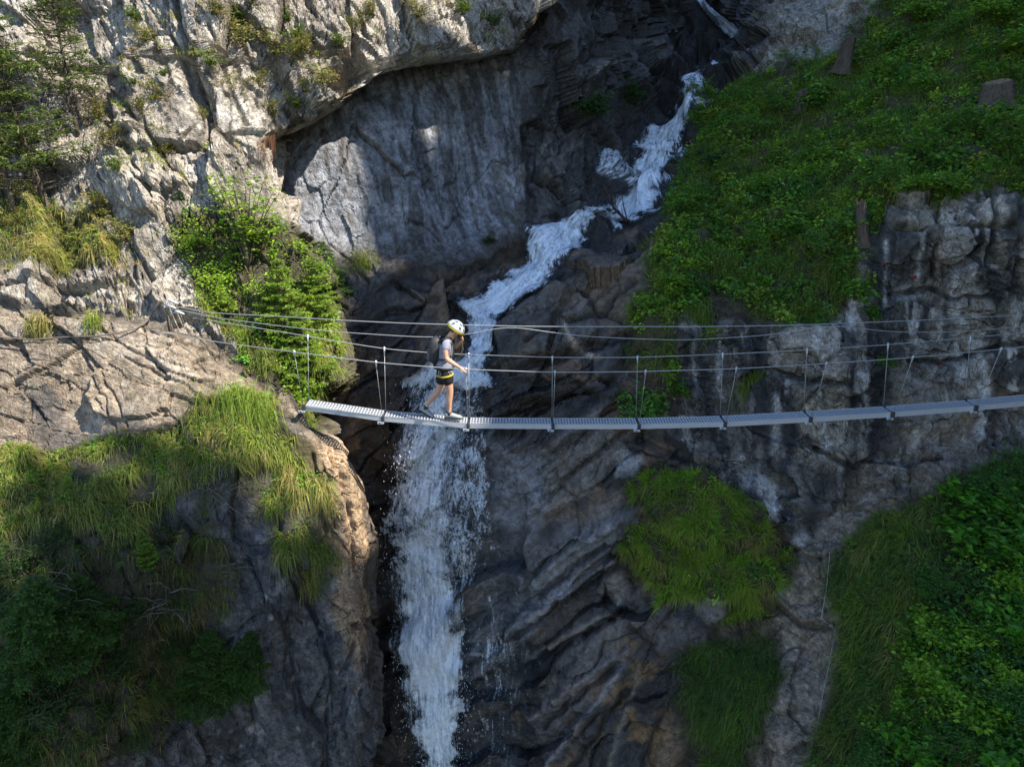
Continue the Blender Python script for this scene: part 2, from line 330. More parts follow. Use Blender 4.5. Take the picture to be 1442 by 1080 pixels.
def sheet_grid_A():
    f0 = tps(A_PTS); nr, n1, n2 = 560, 560, 70
    gx = np.linspace(-275, 930, 150); gy = np.linspace(-175, 1275, 170); GX, GY = np.meshgrid(gx, gy); G = f0(GX, GY)
    def f(X, Y):
        a = np.clip((X - gx[0]) / (gx[1] - gx[0]), 0, len(gx) - 1.001); b = np.clip((Y - gy[0]) / (gy[1] - gy[0]), 0, len(gy) - 1.001); i = a.astype(int); j = b.astype(int); a = a - i; b = b - j
        a = a * a * (3 - 2 * a) * .5 + a * .5; b = b * b * (3 - 2 * b) * .5 + b * .5
        return (G[j, i] * (1 - a) + G[j, i + 1] * a) * (1 - b) + (G[j + 1, i] * (1 - a) + G[j + 1, i + 1] * a) * b
    py = np.linspace(-165, 1265, nr); sil = np.interp(py, [a for a, b in A_SIL], [b for a, b in A_SIL])
    s1 = np.linspace(0, 1, n1); X1 = -260 + (sil[:, None] + 260) * s1[None]
    Y1 = f(X1, np.repeat(py[:, None], n1, 1))
    dd = sil[:, None] - X1; Y1 = Y1 + .40 * np.clip(1 - dd / 26, 0, 1) ** 2
    t = np.linspace(0, 1, n2 + 1)[1:]
    X2 = sil[:, None] - 14 * t[None] ** .8; Y2 = Y1[:, -1:] + .03 + 4.6 * t[None] ** 1.15
    PX = np.c_[X1, X2]; Y = np.c_[Y1, Y2]; PY = np.repeat(py[:, None], PX.shape[1], 1)
    front = np.zeros(PX.shape); front[:, :n1 - 4] = 1
    h = 9.; gyy = np.repeat(py[:, None], n1, 1)
    nf = np.cross(at(X1, gyy + h, f(X1, gyy + h)) - at(X1, gyy - h, f(X1, gyy - h)), at(X1 + h, gyy, f(X1 + h, gyy)) - at(X1 - h, gyy, f(X1 - h, gyy)))
    nf /= np.linalg.norm(nf, axis=-1, keepdims=True); k = np.clip(1 - dd / 26, 0, 1)[..., None]
    nf = nf + k * np.array([.9, .25, -.15]); nf /= np.linalg.norm(nf, axis=-1, keepdims=True)
    n2_ = np.repeat(nf[:, -1:], n2, 1); tt = np.clip(t * 3, 0, 1)[None, :, None]; n2_ = n2_ * (1 - tt) + np.array([.95, .2, -.1]) * tt; n2_ /= np.linalg.norm(n2_, axis=-1, keepdims=True)
    return PX, PY, Y, front, np.concatenate([nf, n2_], 1)
def sheet_grid_B():
    f = tps(B_PTS); px = np.linspace(300, 1690, 700); py = np.linspace(-165, 1265, 720)
    cx = np.linspace(300, 1690, 160); cy = np.linspace(-165, 1265, 165)
    CX, CY = np.meshgrid(cx, cy); Yc = f(CX, CY)
    Yr = np.stack([np.interp(px, cx, r) for r in Yc]); Y = np.stack([np.interp(py, cy, Yr[:, j]) for j in range(len(px))], 1)
    for _ in range(3):                                   # soften the coarse-grid facets
        Y[1:-1, 1:-1] = (Y[1:-1, 1:-1] * 2 + Y[2:, 1:-1] + Y[:-2, 1:-1] + Y[1:-1, 2:] + Y[1:-1, :-2]) / 6
    PX, PY = np.meshgrid(px, py)
    return PX, PY, Y, np.ones(PX.shape)
def grid_normals(P):
    du = np.gradient(P, axis=1); dv = np.gradient(P, axis=0)
    n = np.cross(dv, du); n /= np.linalg.norm(n, axis=-1, keepdims=True) + 1e-12
    return n
class Sheet: pass
def zone(poly, PX, PY, P, soft=12, rag=14, seed=0):
    p = np.array(poly); g = soft + rag * 1.7 + 2; o = np.zeros(PX.shape)
    m = (PX > p[:, 0].min() - g) & (PX < p[:, 0].max() + g) & (PY > p[:, 1].min() - g) & (PY < p[:, 1].max() + g)
    o[m] = smooth(-soft, soft, sdist(poly, PX[m], PY[m]) + rag * 1.6 * fbm(P[m] * 1.6, 4, 100 + seed)); return o
def over(col, w, c):
    return col * (1 - w[..., None]) + np.asarray(c) * w[..., None]

def only(wt, f, P):
    m = wt > .002; o = np.zeros(wt.shape); o[m] = f(P[m]) * wt[m]; return o
def build_A():
    S = Sheet(); PX, PY, Y, front, N = sheet_grid_A()
    P = at(PX, PY, Y)
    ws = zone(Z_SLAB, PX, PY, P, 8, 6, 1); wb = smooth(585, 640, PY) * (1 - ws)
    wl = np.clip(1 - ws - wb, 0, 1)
    d = only(wl, d_lime, P) + only(ws, d_slab, P) + only(wb, d_bluff, P)
    WX, WY = wob(PX, PY, P)
    for poly, h_ in A_BLOCKS: d = d + h_ * smooth(-2.5, 2.5, sdist(poly, WX, WY))
    for ln, w_, h_ in A_LINES: d = d + h_ * np.exp(-(ldist(ln, WX, WY) / w_) ** 2)
    calm = np.exp(-(((PX - 415) / 45) ** 2 + ((PY - 585) / 22) ** 2))       # the ledge that carries the footbridge
    d = d * (1 - .85 * calm) - .10 * calm
    for q in range(2): d[:, :] = d
    S.P0 = P; P = P + N * d[..., None]
    S.P, S.N, S.PX, S.PY, S.front = P, grid_normals(P), PX, PY, front
    n1 = fbm(P * 1.1, 4, 201); n2 = fbm(P * 3.7, 4, 202); n3 = fbm(along(P, FR_BACK, (2.2, .35, .5)), 4, 203); n4 = fbm(P * .5, 3, 204)
    col = np.zeros(P.shape) + np.array([.42, .388, .338])
    col *= (1 + .45 * n2 + .3 * n1)[..., None]
    col = over(col, smooth(.02, .2, n1 + .4 * n2) * .65, (.24, .21, .175))
    col = over(col, smooth(.08, .24, n3) * .65, (.14, .125, .11))
    col = over(col, smooth(.18, .38, n4 - n2 * .3) * .5, (.62, .60, .56))
    cs = np.zeros(P.shape) + np.array([.265, .218, .165]); cs *= (1 + .5 * n2 + .4 * n1)[..., None]
    cs = over(cs, smooth(.1, .35, fbm(along(P, FR_SLAB, (1.2, .2, .6)), 4, 205)) * .55, (.24, .175, .125))
    cs = over(cs, smooth(.1, .3, n1 - n2 * .5) * .35, (.5, .45, .39))
    cs = over(cs, zone([(40,560),(75,545),(110,620),(150,640),(60,650)], PX, PY, P, 10, 16, 9) * .75, (.09, .085, .085))
    col = col * (1 - ws[..., None]) + cs * ws[..., None]
    cb = np.zeros(P.shape) + np.array([.115, .116, .122]); cb *= (1 + .7 * n2 + .4 * n1)[..., None]  # bluff tone made darker and bluer to carry its shade
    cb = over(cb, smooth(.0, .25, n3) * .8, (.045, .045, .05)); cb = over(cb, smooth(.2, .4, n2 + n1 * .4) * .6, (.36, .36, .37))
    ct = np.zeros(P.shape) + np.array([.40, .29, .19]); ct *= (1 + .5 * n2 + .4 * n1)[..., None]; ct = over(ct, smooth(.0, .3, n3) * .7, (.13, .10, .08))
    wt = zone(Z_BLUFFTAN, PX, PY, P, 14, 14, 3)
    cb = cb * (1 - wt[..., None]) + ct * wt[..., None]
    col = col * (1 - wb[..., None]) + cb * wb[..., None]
    fold = 1 - np.clip(front, 0, 1); wet = fold * .7
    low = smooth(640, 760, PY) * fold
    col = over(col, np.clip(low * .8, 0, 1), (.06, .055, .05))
    ov = fold * (1 - smooth(190, 230, PY)); col = over(col, ov * .8, (.16, .13, .085))
    S.col = col; S.wet = wet
    S.rc = wl[..., None] * along(P, FR_LIME, (2.2, .7, .8)) + ws[..., None] * along(P, FR_SLAB, (2.4, .5, .8)) + wb[..., None] * along(P, FR_BACK, (1.5, .9, .9))
    S.fract = np.clip(wl * .95 + ws * .9 + wb * .8, 0, 1) * (.35 + .65 * smooth(-.2, .2, fbm(P * .6, 3, 210))); S.name = 'rock_bluff'; return S

A_BLOCKS = [([(160,90),(245,55),(290,185),(282,203),(225,212),(190,150)], .24), ([(170,150),(198,162),(222,212),(200,218),(172,200),(163,170)], .16),
 ([(264,0),(330,0),(395,185),(340,190),(302,195),(287,130)], .14), ([(150,248),(180,235),(232,290),(225,305),(190,305),(165,280)], .2), ([(400,60),(470,40),(500,120),(440,160),(400,150)], .16),
 ([(60,372),(150,380),(160,400),(80,402),(40,395)], .18), ([(205,262),(236,250),(275,258),(262,276),(235,279)], .16), ([(100,-60),(160,-60),(240,50),(165,80)], .10), ([(510,-60),(600,-60),(640,70),(560,85)], .14)]
A_LINES = [([(250,-40),(258,20),(268,67),(278,113),(292,187)], 3.5, -.22), ([(160,72),(178,118),(196,160),(221,212),(242,252)], 3.2, -.20), ([(330,30),(346,70),(366,110),(398,188)], 3, -.15), ([(302,55),(322,120),(346,182)], 2.6, -.12),
 ([(428,0),(472,62),(490,110)], 3, -.14), ([(396,30),(440,108)], 2.6, -.10), ([(205,20),(222,60),(246,118)], 2.4, -.10), ([(480,20),(520,90)], 3, -.14), ([(225,211),(255,212),(284,203)], 3, -.2), ([(168,171),(198,174),(214,186)], 2.5, -.16),
 ([(198,219),(222,217)], 3, -.18), ([(205,263),(236,277),(272,262)], 3.5, -.2), ([(132,265),(180,330),(215,395)], 3, -.14), ([(60,400),(120,404),(165,398)], 3.5, -.2), ([(0,405),(40,398)], 3, -.15),
 ([(0,548),(60,520),(135,470)], 2.5, -.10), ([(60,440),(140,520),(180,600)], 2.2, -.07), ([(130,455),(230,520),(330,560)], 2.2, -.07), ([(200,460),(290,490),(345,520)], 2.2, -.07), ([(170,500),(260,545),(290,575)], 2.2, -.06), ([(110,500),(150,560),(165,615)], 2.2, -.07),
 ([(465,640),(490,720),(500,800)], 3, -.14), ([(440,640),(455,700),(470,740)], 2.6, -.10), ([(400,800),(450,880),(470,960),(455,1080)], 3.5, -.16), ([(350,790),(400,870),(420,1000)], 3, -.12), ([(520,870),(480,930),(440,1010)], 3, -.12)]
B_LINES = [([(1210,300),(1206,380),(1195,460)], 5, 0, (.56,.55,.54), .8), ([(1246,340),(1250,430)], 4, 0, (.56,.55,.54), .8), ([(1150,470),(1152,560)], 5, 0, (.56,.55,.54), .8), ([(1093,560),(1090,640)], 6, 0, (.56,.55,.54), .8), ([(1380,470),(1390,540),(1375,620)], 7, 0, (.56,.55,.54), .8), ([(1300,330),(1296,400)], 4, 0, (.56,.55,.54), .8), ([(1012,470),(1016,560)], 4, 0, (.56,.55,.54), .8), ([(1230,560),(1226,640)], 4, 0, (.56,.55,.54), .8), ([(978,440),(982,540)], 4, 0, (.56,.55,.54), .8), ([(1345,440),(1350,500)], 6, 0, (.56,.55,.54), .8), ([(1160,590),(1164,640)], 6, 0, (.56,.55,.54), .8), ([(1100,400),(1098,450)], 5, 0, (.56,.55,.54), .8), ([(1232,300),(1240,400),(1246,520),(1236,640)], 9, 0, (.03,.03,.033), .8), ([(1268,320),(1270,400)], 8, 0, (.03,.03,.033), .8), ([(1183,470),(1187,540)], 6, 0, (.03,.03,.033), .8), ([(1060,470),(1075,560),(1080,660)], 11, 0, (.03,.03,.033), .8), ([(1122,560),(1112,650)], 9, 0, (.03,.03,.033), .8), ([(1417,280),(1422,420)], 8, 0, (.03,.03,.033), .8), ([(1330,420),(1335,480)], 7, 0, (.03,.03,.033), .8), ([(990,480),(1000,600)], 14, 0, (.03,.03,.033), .8), ([(1205,560),(1195,640)], 8, 0, (.03,.03,.033), .8), ([(1400,420),(1405,500)], 8, 0, (.03,.03,.033), .8), ([(1300,430),(1305,480)], 8, 0, (.03,.03,.033), .8), ([(1160,660),(1140,740)], 12, 0, (.03,.03,.033), .8),
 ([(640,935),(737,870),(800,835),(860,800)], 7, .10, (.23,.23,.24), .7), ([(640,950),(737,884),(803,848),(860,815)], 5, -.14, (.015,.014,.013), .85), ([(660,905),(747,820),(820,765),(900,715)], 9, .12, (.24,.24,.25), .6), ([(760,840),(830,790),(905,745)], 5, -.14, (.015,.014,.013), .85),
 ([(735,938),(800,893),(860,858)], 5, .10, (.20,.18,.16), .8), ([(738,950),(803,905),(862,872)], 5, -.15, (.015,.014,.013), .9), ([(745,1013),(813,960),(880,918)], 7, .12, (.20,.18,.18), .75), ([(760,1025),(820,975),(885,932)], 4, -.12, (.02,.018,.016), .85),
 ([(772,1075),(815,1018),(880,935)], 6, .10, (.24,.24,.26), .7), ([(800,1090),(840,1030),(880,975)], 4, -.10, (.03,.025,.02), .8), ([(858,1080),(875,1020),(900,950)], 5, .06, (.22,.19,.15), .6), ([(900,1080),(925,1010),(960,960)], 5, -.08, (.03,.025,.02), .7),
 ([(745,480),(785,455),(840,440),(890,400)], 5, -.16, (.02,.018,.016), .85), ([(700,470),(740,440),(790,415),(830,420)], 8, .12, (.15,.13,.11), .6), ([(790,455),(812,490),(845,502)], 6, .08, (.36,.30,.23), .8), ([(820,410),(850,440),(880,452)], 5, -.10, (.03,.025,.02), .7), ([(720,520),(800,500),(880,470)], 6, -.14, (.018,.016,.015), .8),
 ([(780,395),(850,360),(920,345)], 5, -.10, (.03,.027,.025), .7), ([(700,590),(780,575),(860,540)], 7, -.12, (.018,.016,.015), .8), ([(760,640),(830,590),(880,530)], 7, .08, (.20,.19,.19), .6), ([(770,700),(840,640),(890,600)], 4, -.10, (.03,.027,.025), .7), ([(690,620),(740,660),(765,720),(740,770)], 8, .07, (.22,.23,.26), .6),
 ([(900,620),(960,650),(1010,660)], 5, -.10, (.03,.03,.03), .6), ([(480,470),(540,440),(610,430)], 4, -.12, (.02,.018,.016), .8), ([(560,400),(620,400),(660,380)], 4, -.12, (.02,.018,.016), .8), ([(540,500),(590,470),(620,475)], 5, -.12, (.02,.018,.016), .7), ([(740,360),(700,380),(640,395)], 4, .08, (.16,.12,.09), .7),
 ([(1255,415),(1300,412),(1340,420),(1442,405)], 3, -.16, (.05,.05,.045), .7), ([(1262,320),(1320,316),(1430,318)], 3, -.16, (.09,.10,.04), .7), ([(1318,275),(1322,330),(1316,400)], 3, -.14, (.05,.05,.045), .6), ([(1395,270),(1400,330),(1392,410)], 4, -.16, (.04,.04,.04), .7),
 ([(1270,505),(1330,510),(1380,500),(1442,480)], 4, -.20, (.06,.05,.045), .7), ([(1085,520),(1140,540),(1195,538)], 3, -.18, (.06,.055,.05), .7), ([(1150,630),(1200,655),(1225,640)], 4, -.22, (.05,.045,.04), .7), ([(1100,765),(1150,788),(1190,775)], 4, -.14, (.09,.07,.055), .6), ([(1095,855),(1140,885),(1170,880)], 4, -.14, (.09,.07,.055), .6), ([(1100,845),(1140,872),(1165,868)], 5, .10, (.26,.20,.14), .6), ([(1125,775),(1160,782),(1185,765)], 5, .08, (.27,.22,.16), .6)]
def wob(PX, PY, P): return PX + 9 * fbm(P * 1.7, 3, 811), PY + 9 * fbm(P * 1.7 + 40, 3, 812)
FEATURES = [  # tones and relief; black recesses beside the fall carry shade in their colour
 ([(503,600),(556,585),(552,760),(548,860),(566,950),(592,1090),(500,1090),(530,900)], (.022,.020,.019), .8, -.05, 9),
 ([(890,672),(930,664),(1000,680),(1072,722),(1080,750),(1040,770),(985,765),(930,735),(900,720)], (.06,.05,.03), .1, .30, 8),
 ([(880,745),(940,765),(1000,785),(1080,790),(1112,800),(1105,822),(1040,838),(990,825),(930,835),(885,790)], (.06,.05,.03), .1, .22, 8),
 ([(930,735),(985,762),(980,778),(935,758)], (.07,.055,.045), .8, -.12, 4), ([(985,820),(1015,815),(1030,850),(1000,880),(975,850)], (.30,.29,.28), .7, .10, 6),
 ([(1050,755),(1078,750),(1080,785),(1060,790)], (.16,.13,.12), .8, .1, 4), ([(780,322),(900,312),(905,345),(840,352),(790,350)], (.08,.07,.06), .2, -.08, 9),
 ([(725,430),(790,400),(830,420),(840,470),(770,500),(700,520),(690,480)], (.10,.092,.085), .5, .18, 9), ([(900,850),(1000,880),(1005,910),(930,920),(885,880)], (.12,.105,.10), .7, .2, 8),
 ([(880,790),(950,840),(920,900),(870,860)], (.10,.085,.078), .6, .12, 8),
 ([(1085,475),(1120,462),(1178,470),(1198,500),(1190,536),(1140,532),(1098,510)], (.36,.32,.27), .8, .22, 8),
 ([(1120,535),(1185,540),(1205,600),(1222,640),(1200,655),(1150,630),(1118,580)], (.34,.31,.26), .8, .10, 8),
 ([(1345,420),(1372,405),(1412,455),(1408,470),(1350,470),(1335,455)], (.34,.31,.27), .8, .18, 8),
 ([(1262,500),(1300,488),(1340,520),(1340,610),(1260,600)], (.22,.21,.20), .7, .1, 10),
 ([(1318,322),(1362,318),(1370,372),(1325,380)], (.42,.40,.38), .7, .1, 6),
 ([(1240,292),(1312,278),(1316,312),(1262,318),(1240,330)], (.20,.18,.15), .5, .12, 5), ([(1262,330),(1312,326),(1312,398),(1266,402)], (.085,.08,.075), .6, .08, 5), ([(1210,545),(1258,520),(1262,640),(1225,650)], (.06,.06,.062), .6, -.06, 8), ([(1290,600),(1380,560),(1442,540),(1442,640),(1330,680),(1280,690)], (.20,.165,.13), .6, .06, 10),
 ([(1372,280),(1428,275),(1428,305),(1375,315)], (.44,.40,.34), .8, .14, 6),
 ([(1400,335),(1428,335),(1428,380),(1405,385)], (.36,.32,.26), .7, .08, 6),
 ([(1198,335),(1214,330),(1218,400),(1196,470),(1184,470),(1200,400)], (.52,.50,.49), .75, 0, 7),
 ([(1240,330),(1250,330),(1254,430),(1250,480),(1242,430)], (.50,.50,.52), .7, 0, 6),
 ([(1065,660),(1100,690),(1095,735),(1075,735)], (.62,.61,.60), .9, 0, 9), ([(1078,570),(1096,570),(1098,640),(1086,640)], (.55,.54,.54), .8, 0, 9),
 ([(1118,730),(1135,735),(1130,770),(1115,765)], (.55,.54,.54), .8, 0, 8), ([(1345,510),(1362,515),(1355,540),(1344,545)], (.58,.57,.56), .9, 0, 5),
 ([(1378,540),(1395,545),(1385,600),(1370,630),(1366,600)], (.52,.51,.50), .8, 0, 6), ([(870,640),(905,645),(900,670),(868,668)], (.42,.44,.47), .8, 0, 10),
 ([(1010,470),(1022,470),(1020,560),(1012,560)], (.45,.44,.43), .6, 0, 9), ([(1095,390),(1102,470),(1105,520),(1090,520)], (.40,.38,.36), .5, 0, 9),
 ([(1212,290),(1240,285),(1262,330),(1262,480),(1250,600),(1222,640),(1214,560),(1228,430),(1218,350)], (.035,.035,.038), .75, -.12, 9),
 ([(965,470),(1075,470),(1085,560),(1060,640),(985,640),(955,560)], (.045,.042,.04), .65, -.05, 14),
 ([(1060,560),(1110,560),(1120,600),(1110,700),(1080,650)], (.04,.04,.045), .6, 0, 12), ([(1265,320),(1316,320),(1320,400),(1270,410)], (.06,.055,.05), .7, -.08, 10),
 ([(1372,330),(1398,330),(1400,410),(1372,400)], (.06,.055,.05), .6, -.08, 10), ([(1428,270),(1442,270),(1442,420),(1428,400)], (.04,.04,.042), .7, -.1, 7),
 ([(1098,640),(1200,660),(1165,735),(1110,765),(1090,700)], (.05,.052,.06), .6, 0, 14),
 ([(640,905),(720,850),(800,765),(885,712),(905,738),(825,812),(745,900),(665,965)], (.20,.205,.215), .75, .14, 9),
 ([(762,870),(840,800),(905,765),(905,830),(835,880),(770,1000)], (.022,.02,.018), .75, -.18, 9),
 ([(790,640),(860,590),(880,640),(800,720),(740,720)], (.21,.19,.17), .6, .10, 10), ([(700,660),(760,640),(770,700),(720,760),(690,730)], (.19,.20,.22), .7, .05, 10),  # the blue-grey slick has wet sheen in its colour
 ([(700,545),(800,530),(850,560),(780,600),(700,620)], (.018,.017,.016), .8, -.15, 10), ([(850,812),(872,815),(880,850),(862,862),(846,838)], (.24,.21,.19), .8, .16, 4),
 ([(800,890),(900,860),(840,960),(770,1060),(740,1060)], (.15,.14,.14), .6, .08, 9), ([(640,455),(664,470),(660,495),(625,498),(600,470),(615,455)], (.16,.115,.07), .7, .12, 6),
 ([(500,590),(545,590),(545,760),(528,760)], (.03,.026,.022), .7, -.08, 9)]
def build_B():
    S = Sheet(); PX, PY, Y, front = sheet_grid_B()
    P = at(PX, PY, Y); N = grid_normals(P)
    wr = zone(Z_RECESS, PX, PY, P, 12, 10, 11); wk = zone(Z_BACK, PX, PY, P, 14, 10, 12); wc = zone(Z_CLIFF, PX, PY, P, 12, 10, 13)
    wu = zone(Z_UPCLIFF, PX, PY, P, 12, 8, 14); ww = zone(Z_WET, PX, PY, P, 14, 10, 15); wp = zone(Z_PATH, PX, PY, P, 8, 9, 16)
    ww = np.clip(ww - wr, 0, 1); wk = np.clip(wk - wr - ww, 0, 1); wc = np.clip(wc - ww - wp, 0, 1); wu = np.clip(wu - wk, 0, 1)
    so = np.clip(1 - wr - wk - wc - wu - ww, 0, 1)
    far = 1 + .6 * smooth(16, 24, Y)
    d = only(wr, d_recess, P) + only(wk * far, d_back, P) + only(wc + wu, d_cliff, P) + only(ww, d_wet, P) + only(so, d_soil, P)
    step = wp * .10 * (np.abs(((P[..., 2] * 1.15 + .25 * fbm(P * .9, 2, 71)) % 1) - .5) * 2 - .5)
    d = d + step
    for poly, cc, st, disp, rag in FEATURES:
        if disp: d = d + disp * zone(poly, PX, PY, P, 9, rag, 23)
    WX, WY = wob(PX, PY, P)
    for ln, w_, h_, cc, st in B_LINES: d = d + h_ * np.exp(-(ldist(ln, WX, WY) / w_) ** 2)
    S.P0 = P; S.N0 = N; S.d = d
    P = P + N * d[..., None]
    S.P, S.N, S.PX, S.PY, S.front = P, grid_normals(P), PX, PY, front
    n1 = fbm(P * 1.0, 4, 301); n2 = fbm(P * 3.7, 4, 302); n3 = fbm(along(P, FR_BACK, (2.6, .34, .5)), 4, 303); n4 = fbm(P * .5, 3, 304)
    n5 = fbm(along(P, FR_BACK, (2.0, .22, .4)), 4, 305)
    def base(c): return (np.zeros(P.shape) + np.array(c)) * np.clip(1 + .6 * n2 + .4 * n1, .3, 2)[..., None]
    soil = over(base((.075, .055, .035)), smooth(.1, .4, n2), (.11, .09, .05))
    rec = base((.245, .262, .30)); rec = over(rec, smooth(.02, .24, n5 + .12 * smooth(480, 620, PX) - .04) * .8, (.085, .08, .08)); rec = over(rec, smooth(.1, .35, n1) * .4, (.42, .42, .43))
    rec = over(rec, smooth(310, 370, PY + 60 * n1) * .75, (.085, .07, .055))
    bk = base((.09, .088, .09)); bk = over(bk, smooth(.05, .3, n3) * .7, (.045, .042, .04)); bk = over(bk, smooth(.15, .35, n4 + n2 * .4) * .5, (.27, .26, .25))
    dk = smooth(820, 960, PX + 40 * n1) * (1 - smooth(1010, 1050, PX)); bk = over(bk, dk * .8, (.03, .03, .03))  # deep shade of the upper gorge put into the rock colour
    wet = base((.055, .050, .049)); qs = fbm(along(warp(P, .6, .5, 3), FR_WET, (1.9, .36, .7)), 4, 306)
    wet = over(wet, smooth(-.02, .14, qs) * .85, (.026, .023, .022)); wet = over(wet, smooth(.06, .22, n1 - qs * .5) * .6, (.175, .115, .068))
    och = zone([(860,900),(930,900),(960,960),(930,1090),(830,1100),(840,980)], PX, PY, P, 40, 30, 17); wet = over(wet, och * .75 * smooth(-.12, .12, n1 - qs), (.17, .10, .035))
    och2 = zone([(770,410),(900,350),(930,420),(880,460),(800,450)], PX, PY, P, 30, 20, 18); wet = over(wet, och2 * .6, (.20, .14, .085))
    wet = over(wet, zone([(690,600),(790,640),(760,760),(900,690),(860,760),(720,860),(660,900),(680,760)], PX, PY, P, 20, 20, 21) * .6, (.16, .165, .175))  # blue-grey sheen of the wet slab painted into the tint
    cl = base((.28, .25, .215)); cl = over(cl, smooth(-.02, .08, n3 + .15 * n4) * .88, (.05, .048, .047)); cl = over(cl, smooth(.07, .15, n5 - .2 * n3) * .8, (.50, .48, .46))
    cl = over(cl, smooth(.15, .4, n1) * .4, (.30, .235, .16)); cl = over(cl, smooth(.2, .4, n4 + .3 * n2) * .4, (.12, .14, .07))
    cb = zone([(930,600),(1070,640),(1100,720),(1000,660)], PX, PY, P, 14, 10, 22); cl = over(cl, cb * .4, (.09, .10, .12))
    cl = over(cl, smooth(600, 680, PY + 40 * n1) * smooth(1100, 1200, PX) * .6, (.20, .165, .13))
    up = base((.36, .335, .29)); up = over(up, smooth(.1, .35, n3) * .6, (.12, .11, .10))
    pa = base((.215, .175, .135)); pa = over(pa, smooth(.1, .35, n1) * .5, (.15, .14, .135)); pa = over(pa, smooth(.25, .4, fbm(P * 12, 2, 307)) * .7, (.42, .38, .33))
    earth = zone(Z_EARTH, PX, PY, P, 10, 8, 19)
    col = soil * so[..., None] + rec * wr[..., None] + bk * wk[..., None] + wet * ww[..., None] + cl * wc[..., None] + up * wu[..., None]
    tot = (so + wr + wk + ww + wc + wu)[..., None]; col = col / np.maximum(tot, .2)
    col = col * (1 - wp[..., None]) + pa * wp[..., None]
    S.col = col; S.wet = np.clip(ww * .95 + wk * .4 + wr * .25 * smooth(.1, .3, n5) + wc * smooth(.02, .26, n3) * .35, 0, 1) * (1 - wp) * (1 - och * .3)
    r_ = along(P, FR_LIME, (1.8, .8, .9)) * (wk + wu)[..., None] + along(P, FR_BACK, (2.2, 1.1, 1.2)) * wr[..., None] + along(P, FR_WET, (3., .55, 1.)) * ww[..., None] + along(P, FR_BACK, (1.5, .8, .9)) * np.clip(wc + so, 0, 1)[..., None]
    for poly, cc, st, disp, rag in FEATURES:
        S.col = over(S.col, zone(poly, PX, PY, P, 6, rag, 23) * st, base(cc))
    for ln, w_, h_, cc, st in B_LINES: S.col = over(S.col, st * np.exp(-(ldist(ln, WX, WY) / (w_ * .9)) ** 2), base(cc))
    S.rc = r_; S.fract = np.clip(wk * .9 + wu * .9 + wr * .35 + ww * .45 + wc * .85 + so * .3, 0, 1) * (.35 + .65 * smooth(-.2, .2, fbm(P * .6, 3, 310)))
    S.name = 'gorge_walls'; return S

